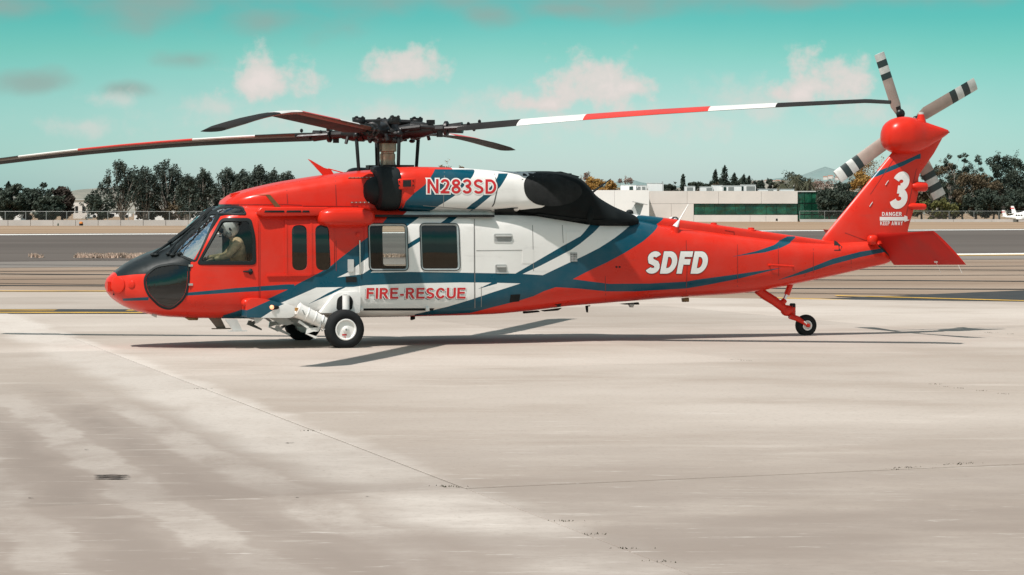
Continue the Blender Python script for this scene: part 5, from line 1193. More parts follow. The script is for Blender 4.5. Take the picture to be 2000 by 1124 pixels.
for (u, v, w, hh) in ((218, 933, 36, 5), (565, 867, 9, 1.4), (60, 975, 5, 1.6), (168, 880, 3, 1.2), (580, 974, 3, 1.4), (718, 972, 3, 1.4)):
    rr = random.Random(u); mb = MB()
    for k in range(3 if w > 20 else 1):
        a = []; off = (k - 1) * hh * .7
        for t in np.linspace(-1, 1, 9): a.append(G(u + t * w + rr.uniform(-2, 2), v + off + rr.uniform(-.4, .4) - hh * .22 * (1 - t * t)))
        for t in np.linspace(1, -1, 9): a.append(G(u + t * w + rr.uniform(-2, 2), v + off + rr.uniform(-.4, .4) + hh * .22 * (1 - t * t)))
        mb.add([(p.x, p.y, .006 + k * .001) for p in a], [tuple(range(len(a)))])
    o = mb.build('skid_mark', M_SKID, smooth=False); o['kind'] = 'structure'

# ------------------------------------------------------------------ walls, fences, buildings far off
M_WALLC = simple('pale_concrete_wall', (.50, .46, .43), .9, scale=.15, var=.10)
def wall(name, u0, u1, v, top, Y, label, cat, seg):
    o = empty(name, WP((u0 + u1) / 2, v, Y) * 1.0, label=label, cat=cat); base = Vector(o.location); base.z = -.1; o.location = base
    h = WP(0, top, Y).z + .1; u = u0; n = 0
    while u < u1 - .5:
        w = min(seg, u1 - u); a, b = WP(u, v, Y), WP(u + w, v, Y)
        mb = MB(); mb.box(((a.x + b.x) / 2 - base.x, 0, h / 2), (b.x - a.x - .08, .35, h)); mb.build('wall_panel', M_WALLC, o, smooth=False); u += w
    return o
wall('barrier_wall', -160, 760, 440.3, 430.2, 400, 'long low pale concrete barrier below the chain link fence in front of the pines', 'wall', 44)
wall('kerb_wall', 1562, 2160, 433.2, 428.6, 536, 'low pale concrete kerb below the fence beyond the tail', 'wall', 75)
M_FENCE, nt, b = new_mat('chain_link'); nt.nodes.remove(b)
tr = nt.nodes.new('ShaderNodeBsdfTransparent'); df = nt.nodes.new('ShaderNodeBsdfDiffuse'); df.inputs[0].default_value = (.09, .095, .09, 1); mx = nt.nodes.new('ShaderNodeMixShader'); mx.inputs[0].default_value = .28
tcw = nt.nodes.new('ShaderNodeTexCoord'); sx = nt.nodes.new('ShaderNodeSeparateXYZ'); nt.links.new(tcw.outputs['Object'], sx.inputs[0])
d1 = mth(nt, 'FRACT', mth(nt, 'MULTIPLY', mth(nt, 'ADD', sx.outputs[0], sx.outputs[2]), 9.0)); d2 = mth(nt, 'FRACT', mth(nt, 'MULTIPLY', mth(nt, 'SUBTRACT', sx.outputs[0], sx.outputs[2]), 9.0))
nt.links.new(mth(nt, 'MAXIMUM', mth(nt, 'LESS_THAN', d1, .09), mth(nt, 'LESS_THAN', d2, .09)), mx.inputs[0])
nt.links.new(tr.outputs[0], mx.inputs[1]); nt.links.new(df.outputs[0], mx.inputs[2]); nt.links.new(mx.outputs[0], nt.nodes['Material Output'].inputs[0])
M_POST = simple('galvanised_post', (.34, .35, .34), .6, .3, scale=2)
def fence(u0, u1, Y, vbase, vtop, step, label):
    a, b = WP(u0, vbase, Y), WP(u1, vbase, Y); z0 = a.z; z1 = WP(0, vtop, Y).z; o = empty('chain_link_fence', ((a.x + b.x) / 2, Y, 0), label=label, cat='fence'); w = b.x - a.x
    mb = MB(); mb.add([(-w / 2, 0, z0), (w / 2, 0, z0), (w / 2, 0, z1), (-w / 2, 0, z1)], [(0, 1, 2, 3)]); mb.build('mesh_panel', M_FENCE, o, smooth=False)
    mb = MB(); mb.tube([(-w / 2, 0, z1), (w / 2, 0, z1)], .035, 6); mb.build('top_rail', M_POST, o)
    n = int(w / step); pm = MB(); pm.tube([(0, 0, z0 - .2), (0, 0, z1 + .05)], .05, 6); pm = pm.mesh('post', M_POST)
    for i in range(n + 1): link_mesh('post', pm, o, (-w / 2 + i * step, 0, 0))
fence(-150, 760, 402.5, 438, 413.5, 3.2, 'grey chain link fence above the long barrier wall by the pines')
fence(1562, 2150, 539, 430, 412.8, 5.2, 'grey chain link fence by the dark trees and olive bush beyond the tail')
# hazard beacon and little marker at the barrier
mb = MB(); c = WP(158.5, 440, 396); mb.lathe([(.30, 0), (.30, .30)], (0, 0, 0), (0, 0, 1), 14); mb.mi = 1; mb.lathe([(.30, .30), (.30, .42), (.22, .58), (.001, .64)], (0, 0, 0), (0, 0, 1), 14)
o = mb.build('barrel_marker', [M_VOID, simple('orange_plastic', (.62, .20, .03), .5)], None, (c.x, 396, -.05)); props(o, 'small orange topped dark barrel in front of the barrier wall', 'barrel')
mb = MB(); mb.box((0, 0, .12), (.18, .14, .30)); mb.box((0, 0, .32), (.12, .10, .1)); c = WP(113.5, 440, 396)
o = mb.build('runway_light', simple('dark_green', (.01, .05, .03), .5), None, (c.x, 396, -.05)); props(o, 'tiny dark green runway light before the barrier wall', 'light')

M_BWALL = simple('beige_tilt_up_wall', (.70, .645, .60), .85, scale=.2, var=.05); M_BWHITE = simple('white_stucco_wall', (.84, .82, .80), .8, scale=.2, var=.03)
def green_glass():
    m, nt, b = new_mat('green_window_glass'); n = nnoise(nt, .35, 4, .6); c = nmix(nt, nrange(nt, n, .4, .7), (.006, .040, .024), (.02, .12, .07)); nt.links.new(c, b.inputs['Base Color']); b.inputs['Roughness'].default_value = .12; b.inputs['IOR'].default_value = 1.6
    nbump(nt, b, nnoise(nt, .8, 3, .5), .3, .3); return m
M_GGLASS = green_glass(); M_MULL = simple('dark_green_mullion', (.012, .035, .028), .5, scale=1)
YB = 560.0
B0 = WP(1268, 433, YB); bld = empty('office_building', (B0.x, YB, 0), label='low beige office building with a strip of green glass windows', cat='building')
bx_ = lambda u: WP(u, 400, YB).x - B0.x
bz = lambda v: WP(0, v, YB).z
def panel(name, u0, u1, v0, v1, dep, y, mat, parent, gap=.05):
    mb = MB(); mb.box(((bx_(u0) + bx_(u1)) / 2, y + dep / 2, (bz(v0) + bz(v1)) / 2), (bx_(u1) - bx_(u0) - gap, dep, bz(v1) - bz(v0) if bz(v1) > bz(v0) else bz(v0) - bz(v1))); return mb.build(name, mat, parent, smooth=False)
mb = MB(); mb.box(((bx_(1268) + bx_(1700)) / 2, 12.4, bz(375) / 2), (bx_(1700) - bx_(1268) - .4, 23, bz(375))); mb.build('core', M_MULL, bld, smooth=False)
for a, b_ in ((1268, 1342), (1342, 1403.5), (1403.5, 1487), (1487, 1558)): panel('wall_panel', a, b_, 398, 373.5, .5, 0, M_BWALL, bld)
for a, b_ in ((1268, 1311), (1311, 1355)): panel('wall_panel', a, b_, 433.5, 398.4, .5, 0, M_BWALL, bld)
for a, b_ in ((1355, 1465), (1465, 1496), (1496, 1558)): panel('wall_panel', a, b_, 433.5, 420.4, .5, 0, M_BWALL, bld)
for i in range(10):
    u = 1355.5 + i * 20.2; w_ = panel('window', u, u + 20.2, 420, 398.6, .1, .40, M_MULL, bld, 0); panel('pane', u + .4, u + 19.8, 419.4, 399.2, .05, .33, M_GGLASS, w_, 0)
for i in range(6):
    for v0, v1 in ((397, 374.8), (419, 398), (431, 420)):
        u = 1558.5 + i * 14; w_ = panel('window', u, u + 14, v0, v1, .1, .9, M_MULL, bld, 0); panel('pane', u + .5, u + 13.5, v0 - .6, v1 + .6, .05, .83, M_GGLASS, w_, 0)
panel('roof_edge', 1558, 1645, 375.2, 373.4, .8, .6, simple('pale_coping', (.6, .6, .58), .7), bld)
panel('vent', 1515, 1519, 431.5, 427.5, .05, -.05, M_VOID, bld)
B1 = WP(1200, 433, 548); wb_ = empty('sunlit_office_block', (B1.x, 548, 0), label='plain flat roofed block joined to the beige offices, white colour standing in for sunlit walls', cat='building')  # separate block whose white colour stands in for the offices' sunlit side
for a, b_ in ((1060, 1130), (1130, 1200), (1200, 1268)):
    x0, x1 = WP(a, 400, 548).x - B1.x, WP(b_, 400, 548).x - B1.x; mb = MB(); mb.box(((x0 + x1) / 2, 8, WP(0, 371.8, 548).z / 2), (x1 - x0 - .04, 16, WP(0, 371.8, 548).z)); mb.build('wall', M_BWHITE, wb_, smooth=False)
def rooftop(u0, u1, v0, v1, Yd, label, dark=(), lean=False, parent=None):
    a = WP((u0 + u1) / 2, v0, Yd); zb = WP(0, 373.4, YB).z - .5; w = WP(u1, 0, Yd).x - WP(u0, 0, Yd).x; h = WP(0, v1, Yd).z - zb
    o = empty('rooftop_unit', (a.x, Yd, zb), label=label, cat='roof unit', group='air conditioning units on the office roof')
    mb = MB(); mb.box((0, 0, h * .5), (w, w * .6 + .8, h)); mb.build('housing', M_BWHITE, o, smooth=False)
    mb = MB(); mb.box((0, 0, h + .04), (w * 1.04, w * .62 + .85, .08)); mb.build('lid', simple('unit_lid', (.6, .6, .58), .6), o, smooth=False)
    for f0, f1 in dark:
        mb = MB(); mb.box((-w / 2 + w * (f0 + f1) / 2, -(w * .3 + .4) - .01, h * .5), (w * (f1 - f0), .04, h * .72)); mb.build('louvre', M_MULL if f1 - f0 < .3 else simple('louvre_grey', (.25, .26, .25), .6), o, smooth=False)
RU = [(1212, 1242, 374, 362.5, 'wide low white roof unit at the bright block end', ((.55, .8),)), (1243, 1262, 374, 363, 'white roof unit with pale louvres beside the wide low one', ((.1, .4), (.55, .9))), (1264, 1295, 374, 358.5, 'tall plain white roof box near the mast', ()), (1337, 1357, 374, 364.5, 'small white sloping roof unit standing alone', ((.2, .8),)),
      (1367, 1391, 374, 365.5, 'low grey faced roof unit left of the big pair', ((.5, .95),)), (1390, 1410, 374, 362.8, 'plain white block roof unit', ()), (1410, 1447, 374, 363.6, 'long roof unit with dark green hatch and louvre', ((.05, .2), (.3, .6))), (1447, 1475, 374, 361.8, 'tallest white roof unit with dark doorway', ((.02, .15), (.35, .95))), (1481, 1516, 374, 370, 'thin flat roof unit with grey louvre', ((.5, .8),)), (1523, 1550, 374, 370.3, 'thin flat white roof unit nearest the glass corner', ())]
for i, (u0, u1, v0, v1, lab, dk) in enumerate(RU): rooftop(u0, u1, v0, v1, YB + 6 + (i % 3), lab, dk)
mb = MB(); mb.tube([(0, 0, 0), (0, 0, 2.2)], .05, 6); mb.box((0, 0, 2.1), (.3, .1, .2)); p = WP(1294, 372, 566); o = mb.build('roof_mast', M_POST, None, (p.x, 566, p.z - .3)); props(o, 'thin mast on the office roof beside the tall box', 'mast')
def simple_building(name, u0, u1, vb, vt, Y, wallm, label, cat='building', roofm=None, wins=0):
    a = WP((u0 + u1) / 2, vb, Y); w = WP(u1, 0, Y).x - WP(u0, 0, Y).x; h = WP(0, vt, Y).z + .1; o = empty(name, (a.x, Y, -.1), label=label, cat=cat)
    mb = MB(); mb.box((0, 5, h / 2), (w, 10, h)); mb.build('wall', wallm, o, smooth=False); mb = MB(); mb.box((0, 5, h + .12), (w + .6, 10.6, .24)); mb.build('roof', roofm or M_LGREY, o, smooth=False)
    for i in range(wins):
        mb = MB(); mb.box((-w / 2 + w * (i + .5) / wins, -.02, h * .5), (w / wins * .4, .06, h * .35)); mb.build('window', M_VOID, o, smooth=False)
simple_building('storage_shed', 262, 470, 436, 408, 560, M_BWHITE, 'long white shed showing between the pine trunks', wins=5)
simple_building('service_building', 143, 170, 420, 391.5, 760, M_BWALL, 'small beige building in the gap between trees', wins=2)
simple_building('white_storehouse', -40, 40, 432, 402, 620, M_BWHITE, 'white building glimpsed behind the dense dark trees', wins=3)
for i, (u0, u1, vt, lab) in enumerate(((188, 214, 410, 'white car parked behind the fence under the spreading dark tree'), (222, 246, 411, 'white car parked behind the fence left of the tallest pine'), (352, 372, 415, 'white car parked behind the fence near the cockpit roof'))):
    Yc = 470; a = WP((u0 + u1) / 2, 430, Yc); w = 4.4; o = empty('parked_car', (a.x, Yc, .9), label=lab, cat='car', group='cars parked behind the fence')
    mb = MB(); mb.prism([Vector((x, 0, z)) for x, z in ((-2.2, .25), (2.2, .25), (2.25, .75), (1.2, .9), (-1.4, .95), (-2.2, .85))], Vector((0, -.85, 0)), Vector((0, .85, 0))); mb.build('body', M_BWHITE, o)
    mb = MB(); mb.prism([Vector((x, 0, z)) for x, z in ((-1.7, .9), (1.1, .9), (.5, 1.42), (-1.1, 1.42))], Vector((0, -.74, 0)), Vector((0, .74, 0))); mb.build('cabin', M_VOID, o)
    for x in (-1.4, 1.4):
        mb = MB(); mb.lathe([(.001, -.1), (.32, -.1), (.32, .1), (.001, .1)], (x, -.8, .3), (0, 1, 0), 12); mb.build('wheel', M_RUBBER, o)

# ------------------------------------------------------------------ light aircraft
def light_plane(loc, rz, sc, label, ttail=False):
    o = empty('light_aircraft', loc, rz, label=label, cat='aircraft'); o.scale = (sc,) * 3
    mb = MB(); mb.rings(loft_rings([(-3.6, 0, .95, 1.25, .30, 1.1, .8, .8), (-3.0, 0, .75, 1.5, .52, 1.1, .7, .7), (-1.8, 0, .65, 1.75, .60, 1.1, .6, .6), (-1.0, 0, .65, 2.2, .62, 1.1, .6, .6), (.8, 0, .7, 2.15, .60, 1.2, .6, .6), (2.2, 0, .95, 1.75, .36, 1.3, .7, .7), (4.2, 0, 1.25, 1.6, .12, 1.4, .8, .8)], .3, 24)); mb.build('fuselage', M_BWHITE, o)
    mb = MB(); mb.box((0, 0, .85), (1.5, 10.0, .16)); mb.build('wing', M_BWHITE, o)
    mb = MB(); mb.prism([Vector(p) for p in ((3.1, 0, 1.5), (4.3, 0, 1.5), (4.6, 0, 3.3), (3.9, 0, 3.3))], Vector((0, -.06, 0)), Vector((0, .06, 0))); mb.build('tail_fin', M_BWHITE, o)
    mb = MB(); mb.box((4.2, 0, 3.3 if ttail else 1.5), (.9, 3.2, .10)); mb.build('tailplane', M_BWHITE, o)
    mb = MB(); mb.box((4.25, 0, 2.75), (.95, .14, .25)); mb.build('fin_stripe', M_LRED, o)
    for x in (-.75, -.05, .6):
        for s in (-1, 1):
            mb = MB(); mb.box((x, .57 * s, 1.85), (.5, .12, .36)); mb.build('window', M_VOID, o)
    mb = MB(); mb.lathe([(.001, -.35), (.12, -.2), (.17, 0)], (-3.6, 0, 1.1), (1, 0, 0), 12); mb.build('spinner', M_GREY, o)
    mb = MB(); mb.box((-3.72, 0, 1.1), (.05, .14, 1.8)); mb.build('propeller', M_BLACK, o)
    for x, y in ((-2.6, 0), (.3, -1.2), (.3, 1.2)):
        mb = MB(); mb.tube([(x, y, .9), (x, y, .3)], .05, 6); mb.lathe([(.001, -.08), (.24, -.08), (.24, .08), (.001, .08)], (x, y, .24), (0, 1, 0), 14); mb.build('landing_wheel', M_RUBBER, o)
    return o
p = WP(1972, 433, 520); light_plane((p.x + 1.8, 520, 0), math.radians(172), .72, 'small white aircraft with red tipped fin parked by the fence beyond the tail')
p = WP(2010, 430, 530); light_plane((p.x + .6, 533, .4), math.radians(150), .85, 'second white aircraft partly cut off behind the red tipped one')
# jet parked behind the boom: only its fin, tailplane and an engine show
p = WP(1246, 433, 300); jet = empty('parked_jet', (p.x, 300, -.1), label='white jet parked behind the boom with only its T shaped tail showing', cat='aircraft')
q = lambda u, v: WP(u, v, 300) - Vector((p.x, 300, -.1))
mb = MB(); mb.prism([q(1224, 424), q(1242.5, 394.8), q(1257.5, 398.2), q(1249, 424)], Vector((0, -.08, 0)), Vector((0, .08, 0))); mb.build('tail_fin', M_LGREY, jet, smooth=False)
mb = MB(); a, b = q(1236, 393.6), q(1264, 399.8); mb.prism([a, b, b + Vector((0, 0, -.05)), a + Vector((0, 0, -.07))], Vector((0, -1.4, 0)), Vector((0, 1.4, 0))); mb.build('tailplane', M_LGREY, jet, smooth=False)
mb = MB(); c = q(1256, 431); mb.rings(loft_rings([(c.x - 6, 0, .75, 1.0, .15, .9, .9, .9), (c.x - 4.5, 0, .35, 1.25, .5, .8, .8, .8), (c.x - 1, 0, .2, 1.3, .6, .8, .8, .8), (c.x + 2.0, 0, .7, 1.25, .3, 1.0, .8, .8), (c.x + 2.8, 0, .9, 1.1, .1, 1.0, .8, .8)], .3, 24)); mb.build('fuselage', M_LGREY, jet)
mb = MB(); c = q(1230, 415); mb.ellipsoid(c, (.45, .3, .32), 12, 8); mb.build('engine', M_BLACK, jet)
for x in (-3.5, -.5):
    mb = MB(); mb.lathe([(.001, -.08), (.2, -.08), (.2, .08), (.001, .08)], (x, -.3, .2), (0, 1, 0), 12); mb.build('landing_wheel', M_RUBBER, jet)
p = WP(1318, 430, 320); tnk = empty('tow_tractor', (p.x, 320, -.1), label='dark rounded vehicle with pale nose just behind the white whip antenna', cat='vehicle')
mb = MB(); mb.ellipsoid((0, 0, 1.15), (.50, .5, .45), 16, 10, .85); mb.box((0, 0, .65), (1.0, .9, .6)); mb.build('body', M_BLACK, tnk)
mb = MB(); mb.ellipsoid((.05, -.42, 1.2), (.28, .12, .26), 14, 8); mb.build('lamp', M_GREY, tnk); mb = MB(); mb.ellipsoid((-.35, .1, 1.38), (.35, .3, .18), 12, 8); mb.build('hood', M_BWHITE, tnk)
for x in (-.35, .35):
    mb = MB(); mb.lathe([(.001, -.08), (.24, -.08), (.24, .08), (.001, .08)], (x, -.4, .24), (0, 1, 0), 12); mb.build('wheel', M_RUBBER, tnk)

# ------------------------------------------------------------------ hills
def hills(name, prof, Y, mat, base=-2):
    xs = np.linspace(-1500, 1500 if Y < 1e9 else 0, 1)
    us = np.arange(-2600, 4700, 12.0); pu = [p[0] for p in prof]; pv = [p[1] for p in prof]; vs_ = np.interp(us, pu, pv); rr = np.random.RandomState(4); vs_ = vs_ - rr.rand(len(us)) * .8
    rows = [(0, 0.0), (90, .55), (200, .9), (330, 1.0), (620, .0)]; V = []; Fc = []
    for dy, k in rows:
        for u, v in zip(us, vs_): q = WP(u, v, Y); V.append((q.x, Y + dy - 330 + rr.rand() * 12, base + (q.z - base) * k * (1 + (rr.rand() - .5) * .03)))
    n = len(us)
    for j in range(len(rows) - 1):
        for i in range(n - 1): Fc.append((j * n + i, j * n + i + 1, (j + 1) * n + i + 1, (j + 1) * n + i))
    me = bpy.data.meshes.new(name); me.from_pydata(V, [], Fc); me.materials.append(mat); finish(me, True, 80); o = link_mesh(name, me); o['kind'] = 'structure'
M_HILL1 = ground_mat('brush_hill', (.20, .20, .17), (.27, .25, .21), (.12, .13, .11), .02, 1.0, .5); M_HILL2 = ground_mat('far_hill', (.17, .24, .23), (.20, .26, .25), (.12, .17, .16), .015, 1.0, .4)  # far hill colour shifted towards the sky to carry distance haze
hills('far_hill', [(-2600, 378), (-300, 374), (60, 373), (105, 372), (150, 379), (600, 380), (1130, 372), (1170, 360), (1235, 353), (1265, 359), (1300, 366), (1440, 356), (1560, 345), (1612, 327), (1640, 334), (1720, 352), (1900, 362), (2300, 356), (4700, 372)], 5200, M_HILL2)
hills('brush_hill', [(-2600, 384), (100, 384), (150, 380), (175, 372), (205, 367), (260, 371), (420, 379), (1120, 381), (1200, 372), (1300, 369), (1420, 361), (1480, 352), (1530, 352), (1600, 358), (1800, 370), (4700, 384)], 2400, M_HILL1)
for i, (u, v) in enumerate(((1462, 358), (1474, 356.5), (1486, 354), (1497, 352.8), (1508, 354), (1519, 353), (1530, 355), (1612, 346), (1622, 344), (1634, 347))):
    q = WP(u, v, 2290); mb = MB(); s = 1 + .3 * ((i * 7) % 3); mb.box((0, 0, .7), (2.9 * s, 3, 2.4)); mb.mi = 1
    mb.prism([Vector((-1.6 * s, -1.6, 1.9)), Vector((1.6 * s, -1.6, 1.9)), Vector((1.1 * s, -.2, 2.6)), Vector((-1.1 * s, -.2, 2.6))], Vector((0, 0, 0)), Vector((0, 3, 0)))
    o = mb.build('hillside_house', [M_BWALL, simple('terracotta_roof', (.32, .15, .10), .8)], None, (q.x, 2290, q.z - 2), smooth=False); props(o, 'tiny pale house high on the distant hillside beyond the offices', 'house', 'houses on the distant hillside')

# ------------------------------------------------------------------ trees
def leaf_mat(name, a, b_, trans=.0):
    m, nt, b = new_mat(name); n = nnoise(nt, .55, 4, .6); n2 = nnoise(nt, 5, 2, .5); c = nmix(nt, nrange(nt, n, .35, .65), a, b_); c = nmix(nt, nrange(nt, n2, .5, .8, 0, .5), c, tuple(x * 1.6 for x in b_))
    nt.links.new(c, b.inputs['Base Color']); b.inputs['Roughness'].default_value = .75; b.inputs['Specular IOR Level'].default_value = .25; return m
LM = dict(pine=leaf_mat('pine_needles', (0.037, 0.053, 0.045), (0.069, 0.083, 0.065)), dark=leaf_mat('dark_leaves', (0.027, 0.043, 0.033), (0.056, 0.069, 0.050)), maroon=leaf_mat('dark_reddish_leaves', (.045, .035, .030), (.060, .045, .035)), olive=leaf_mat('olive_leaves', (.085, .085, .028), (.13, .125, .04)),
          rust=leaf_mat('rusty_leaves', (.17, .085, .03), (.24, .13, .045)), bare=leaf_mat('bare_twigs', (.20, .135, .11), (.27, .19, .155)), gold=leaf_mat('golden_leaves', (.26, .13, .03), (.33, .19, .05)), brown=leaf_mat('brownish_leaves', (.075, .058, .035), (.11, .08, .045)), palm=leaf_mat('palm_fronds', (.05, .058, .036), (.12, .115, .07)), con=leaf_mat('conifer_needles', (0.022, 0.037, 0.030), (0.040, 0.057, 0.043)))
M_BARK = simple('bark', (.085, .07, .058), .9, scale=2, var=.3); M_PBARK = simple('pale_bark', (.30, .26, .225), .9, scale=2, var=.25)
def leaves(mb, c, rad, n, size, r, shell=.55):
    for i in range(n):
        while True:
            d = Vector((r.uniform(-1, 1), r.uniform(-1, 1), r.uniform(-1, 1)))
            if .05 < d.length <= 1: break
        k = shell + (1 - shell) * r.random(); d = d.normalized() * k if r.random() < .75 else d
        p = Vector((c[0] + d.x * rad[0], c[1] + d.y * rad[1], c[2] + d.z * rad[2])); s = size * r.uniform(.55, 1.3)
        a = Vector((r.gauss(0, 1), r.gauss(0, 1), r.gauss(0, 1))).normalized(); b = a.orthogonal().normalized(); e = a.cross(b)
        mb.add([p - b * s, p - e * s * .5, p + b * s, p + e * s * .5], [(0, 1, 2, 3)])
def limb(mb, a, b, r0, r1, r, bend=.12, n=5):
    a, b = Vector(a), Vector(b); d = b - a; pts = []; o1 = Vector((r.gauss(0, 1), r.gauss(0, 1), r.gauss(0, .4))) * d.length * bend
    for i in range(4): t = i / 3; pts.append(a.lerp(b, t) + o1 * math.sin(math.pi * t))
    mb.tube(pts, [r0 + (r1 - r0) * i / 3 for i in range(4)], n); return pts
def tree(kind, u, vb, vt, w_px, Y, label, group=None, seed=0, name=None, mat=None, lean=0):
    r = random.Random(seed * 13 + int(u)); a = WP(u, vb, Y); h = WP(0, vt, Y).z - a.z; W = w_px * Y / F / 2
    nm = name or dict(pine='pine_tree', con='conifer_tree', palm='palm_tree', bush='bush').get(kind, 'leafy_tree')
    cat = {'pine_tree': 'tree', 'bush': 'bush'}.get(nm, 'tree')
    o = empty(nm, (a.x, Y, a.z - .1), label=label, cat=cat, group=group); tk, cr = MB(), MB()
    if kind == 'pine':
        cm = LM['pine']; bark = M_PBARK
        for k in range(2): limb(tk, (r.uniform(-.5, .5), 0, 0), (r.uniform(-.3, .3) * W, r.uniform(-1, 1), h * .55), .22, .12, r, .04, 6)
        nb = 34
        for k in range(nb):
            f = r.uniform(-1, 1); z0 = h * r.uniform(.05, .42); th = abs(f) ** 1.3; zt = h * (1 - .38 * th ** 1.6) * r.uniform(.80, 1.0) - .3; x1 = f * W * r.uniform(.80, 1.0); y1 = r.uniform(-.7, .7) * W * .7
            pts = limb(tk, (x1 * .12, y1 * .1, z0), (x1, y1, zt - .3), .09, .03, r, .06, 4)
            leaves(cr, (x1, y1, zt), (.55, .55, .85), 60, .20, r, .35)
            for q in range(3):
                t = r.uniform(.35, .95); b = Vector((x1 * (.12 + .88 * t), y1 * t, z0 + (zt - z0) * t)); leaves(cr, b + Vector((r.gauss(0, .25), r.gauss(0, .25), 0)), (.55, .55, .75), 34, .19, r, .3)
        for k in range(20): leaves(cr, (r.uniform(-.75, .75) * W, r.uniform(-.6, .6) * W, h * r.uniform(.2, .62)), (.8, .8, .8), 34, .22, r, .2)
    elif kind == 'con':
        cm = LM['con']; bark = M_BARK; tk.tube([(0, 0, 0), (0, 0, h * .95)], [.2, .03], 6)
        for k in range(46):
            t = k / 46; z = h * (.12 + .86 * t); rr = W * 1.25 * (1 - t) ** .7 * r.uniform(.6, 1.15) + .2; an = k * 2.4; leaves(cr, (math.cos(an) * rr * .6, math.sin(an) * rr * .6, z), (rr * .55 + .1, rr * .55 + .1, h * .045 + .2), 48, .24, r, .3)
    elif kind == 'palm':
        cm = LM['palm']; bark = M_BARK; tk.tube([(0, 0, 0), (r.uniform(-.3, .3), 0, h * .72)], [.28, .2], 8)
        top = Vector((0, 0, h * .74))
        for k in range(44):
            an = r.uniform(0, 6.283); el = r.uniform(-.7, 1.25); L_ = W * r.uniform(.85, 1.1); d = Vector((math.cos(an) * math.cos(el), math.sin(an) * math.cos(el), math.sin(el))); pts = []
            for t in np.linspace(0, 1, 6): pts.append(top + d * L_ * t + Vector((0, 0, -.75 * L_ * t * t * (.6 + .4 * math.cos(el)))))
            sd_ = Vector((-math.sin(an), math.cos(an), 0))
            for i in range(1, 6):
                for s in (-1, 1):
                    for q in (0, .33, .66):
                        p = pts[i - 1].lerp(pts[i], q); ln = L_ * .20 * (1.15 - i * .13); e = p + sd_ * s * ln * .8 + (pts[i] - pts[i - 1]) * .6 + Vector((0, 0, -ln * .5)); cr.add([p, p + (pts[i] - pts[i - 1]) * .22, e], [(0, 1, 2)])
    else:
        cm = mat or LM['dark']; bark = M_PBARK if kind == 'airy' else M_BARK; h *= 1.13; W *= 1.12
        ground = kind == 'bush'
        limb(tk, (0, 0, 0), (0, 0, h * (.2 if ground else .5)), .26 if not ground else .12, .14 if not ground else .06, r, .03, 7)
        nclump = 34 if kind != 'airy' else 26
        for k in range(nclump):
            while True:
                d = Vector((r.uniform(-1, 1), r.uniform(-1, 1), r.uniform(-1, 1)))
                if d.length <= 1: break
            cz = .52 if not ground else .45; rz = .46 if not ground else .48
            c = Vector((d.x * W * .82, d.y * W * .7, h * (cz + d.z * rz * .86)))
            if c.z < h * .06: c.z = h * .06
            s = (.36 if kind == 'airy' else .34) * min(W, h * .45) * r.uniform(.6, 1.15); limb(tk, (0, 0, h * (.10 if ground else .28)), c, .07, .025, r, .1, 4)
            leaves(cr, c, (s, s, s * .78), int(95 if kind == 'airy' else 190), .23 if kind == 'airy' else .29, r, .40)
            leaves(cr, c + Vector((r.gauss(0, 1), r.gauss(0, 1), r.gauss(0, .6))) * s, (s * .6,) * 3, 26, .18, r, .2)
    tk.build('trunk', bark, o); cr.build('foliage', cm, o, smooth=False); return o
g1 = 'row of tall pines along the barrier fence'
for i, (u, vt, w, lab) in enumerate(((240, 314, 92, 'tallest and broadest dark pine at the open end of the row'), (284, 325, 56, 'pine squeezed between the two tallest ones of the row'), (326, 311, 80, 'tall pine with a pointed central top above the beacon'), (366, 338, 48, 'slim pine behind the pointed topped one'), (396, 331, 60, 'pine with a flat rounded top before the cockpit roof'), (440, 327, 66, 'pine standing just above the cockpit roof'), (474, 334, 50, 'slim pine above the front of the cowling'), (504, 324, 62, 'pine with knobbly top above the rising cowling'), (534, 331, 46, 'slim pine next to the last one of the row'), (560, 334, 50, 'last low pine of the row by the red blade antenna'))):
    tree('pine', u, 438.5, vt, w, 424 + (i % 3) * 6, lab, g1, i)
tree('leafy', -30, 437, 362, 90, 430, 'dense dark tree cut by the picture edge behind the fence', seed=1); tree('leafy', 22, 437, 362, 64, 424, 'dense dark green tree with a small spike on its top', seed=2)
tree('con', 16, 437, 356, 16, 427, 'slim dark spire poking out above the dense tree', seed=3); tree('airy', 88, 437, 362, 56, 428, 'open dark tree with loose twigs above its crown', seed=4, mat=LM['dark'])
tree('leafy', 56, 437, 368, 40, 430, 'narrow dark tree between the dense one and the open one', seed=14); tree('leafy', 122, 437, 370, 48, 424, 'round dark reddish tree beside the gap with the beige building', seed=5, mat=LM['maroon']); tree('leafy', 98, 437, 384, 60, 420, 'low dark mass of leaves below the open tree', seed=15)
tree('airy', 192, 437.5, 376, 62, 420, 'spreading dark tree with white cars showing through it', seed=6, mat=LM['dark'])
for i, (u, vt, w) in enumerate(((290, 398, 60), (350, 396, 70), (410, 398, 60))): tree('airy', u, 438, vt, w, 432, ('scraggy low shrub under the second pine', 'scraggy low shrub under the third pine', 'scraggy low shrub under the fourth pine')[i], 'scraggy shrubs under the pines', 30 + i, 'bush', LM['brown'])
tree('leafy', 640, 437, 352, 100, 470, 'dark tree hidden mostly behind the cowling', seed=40)
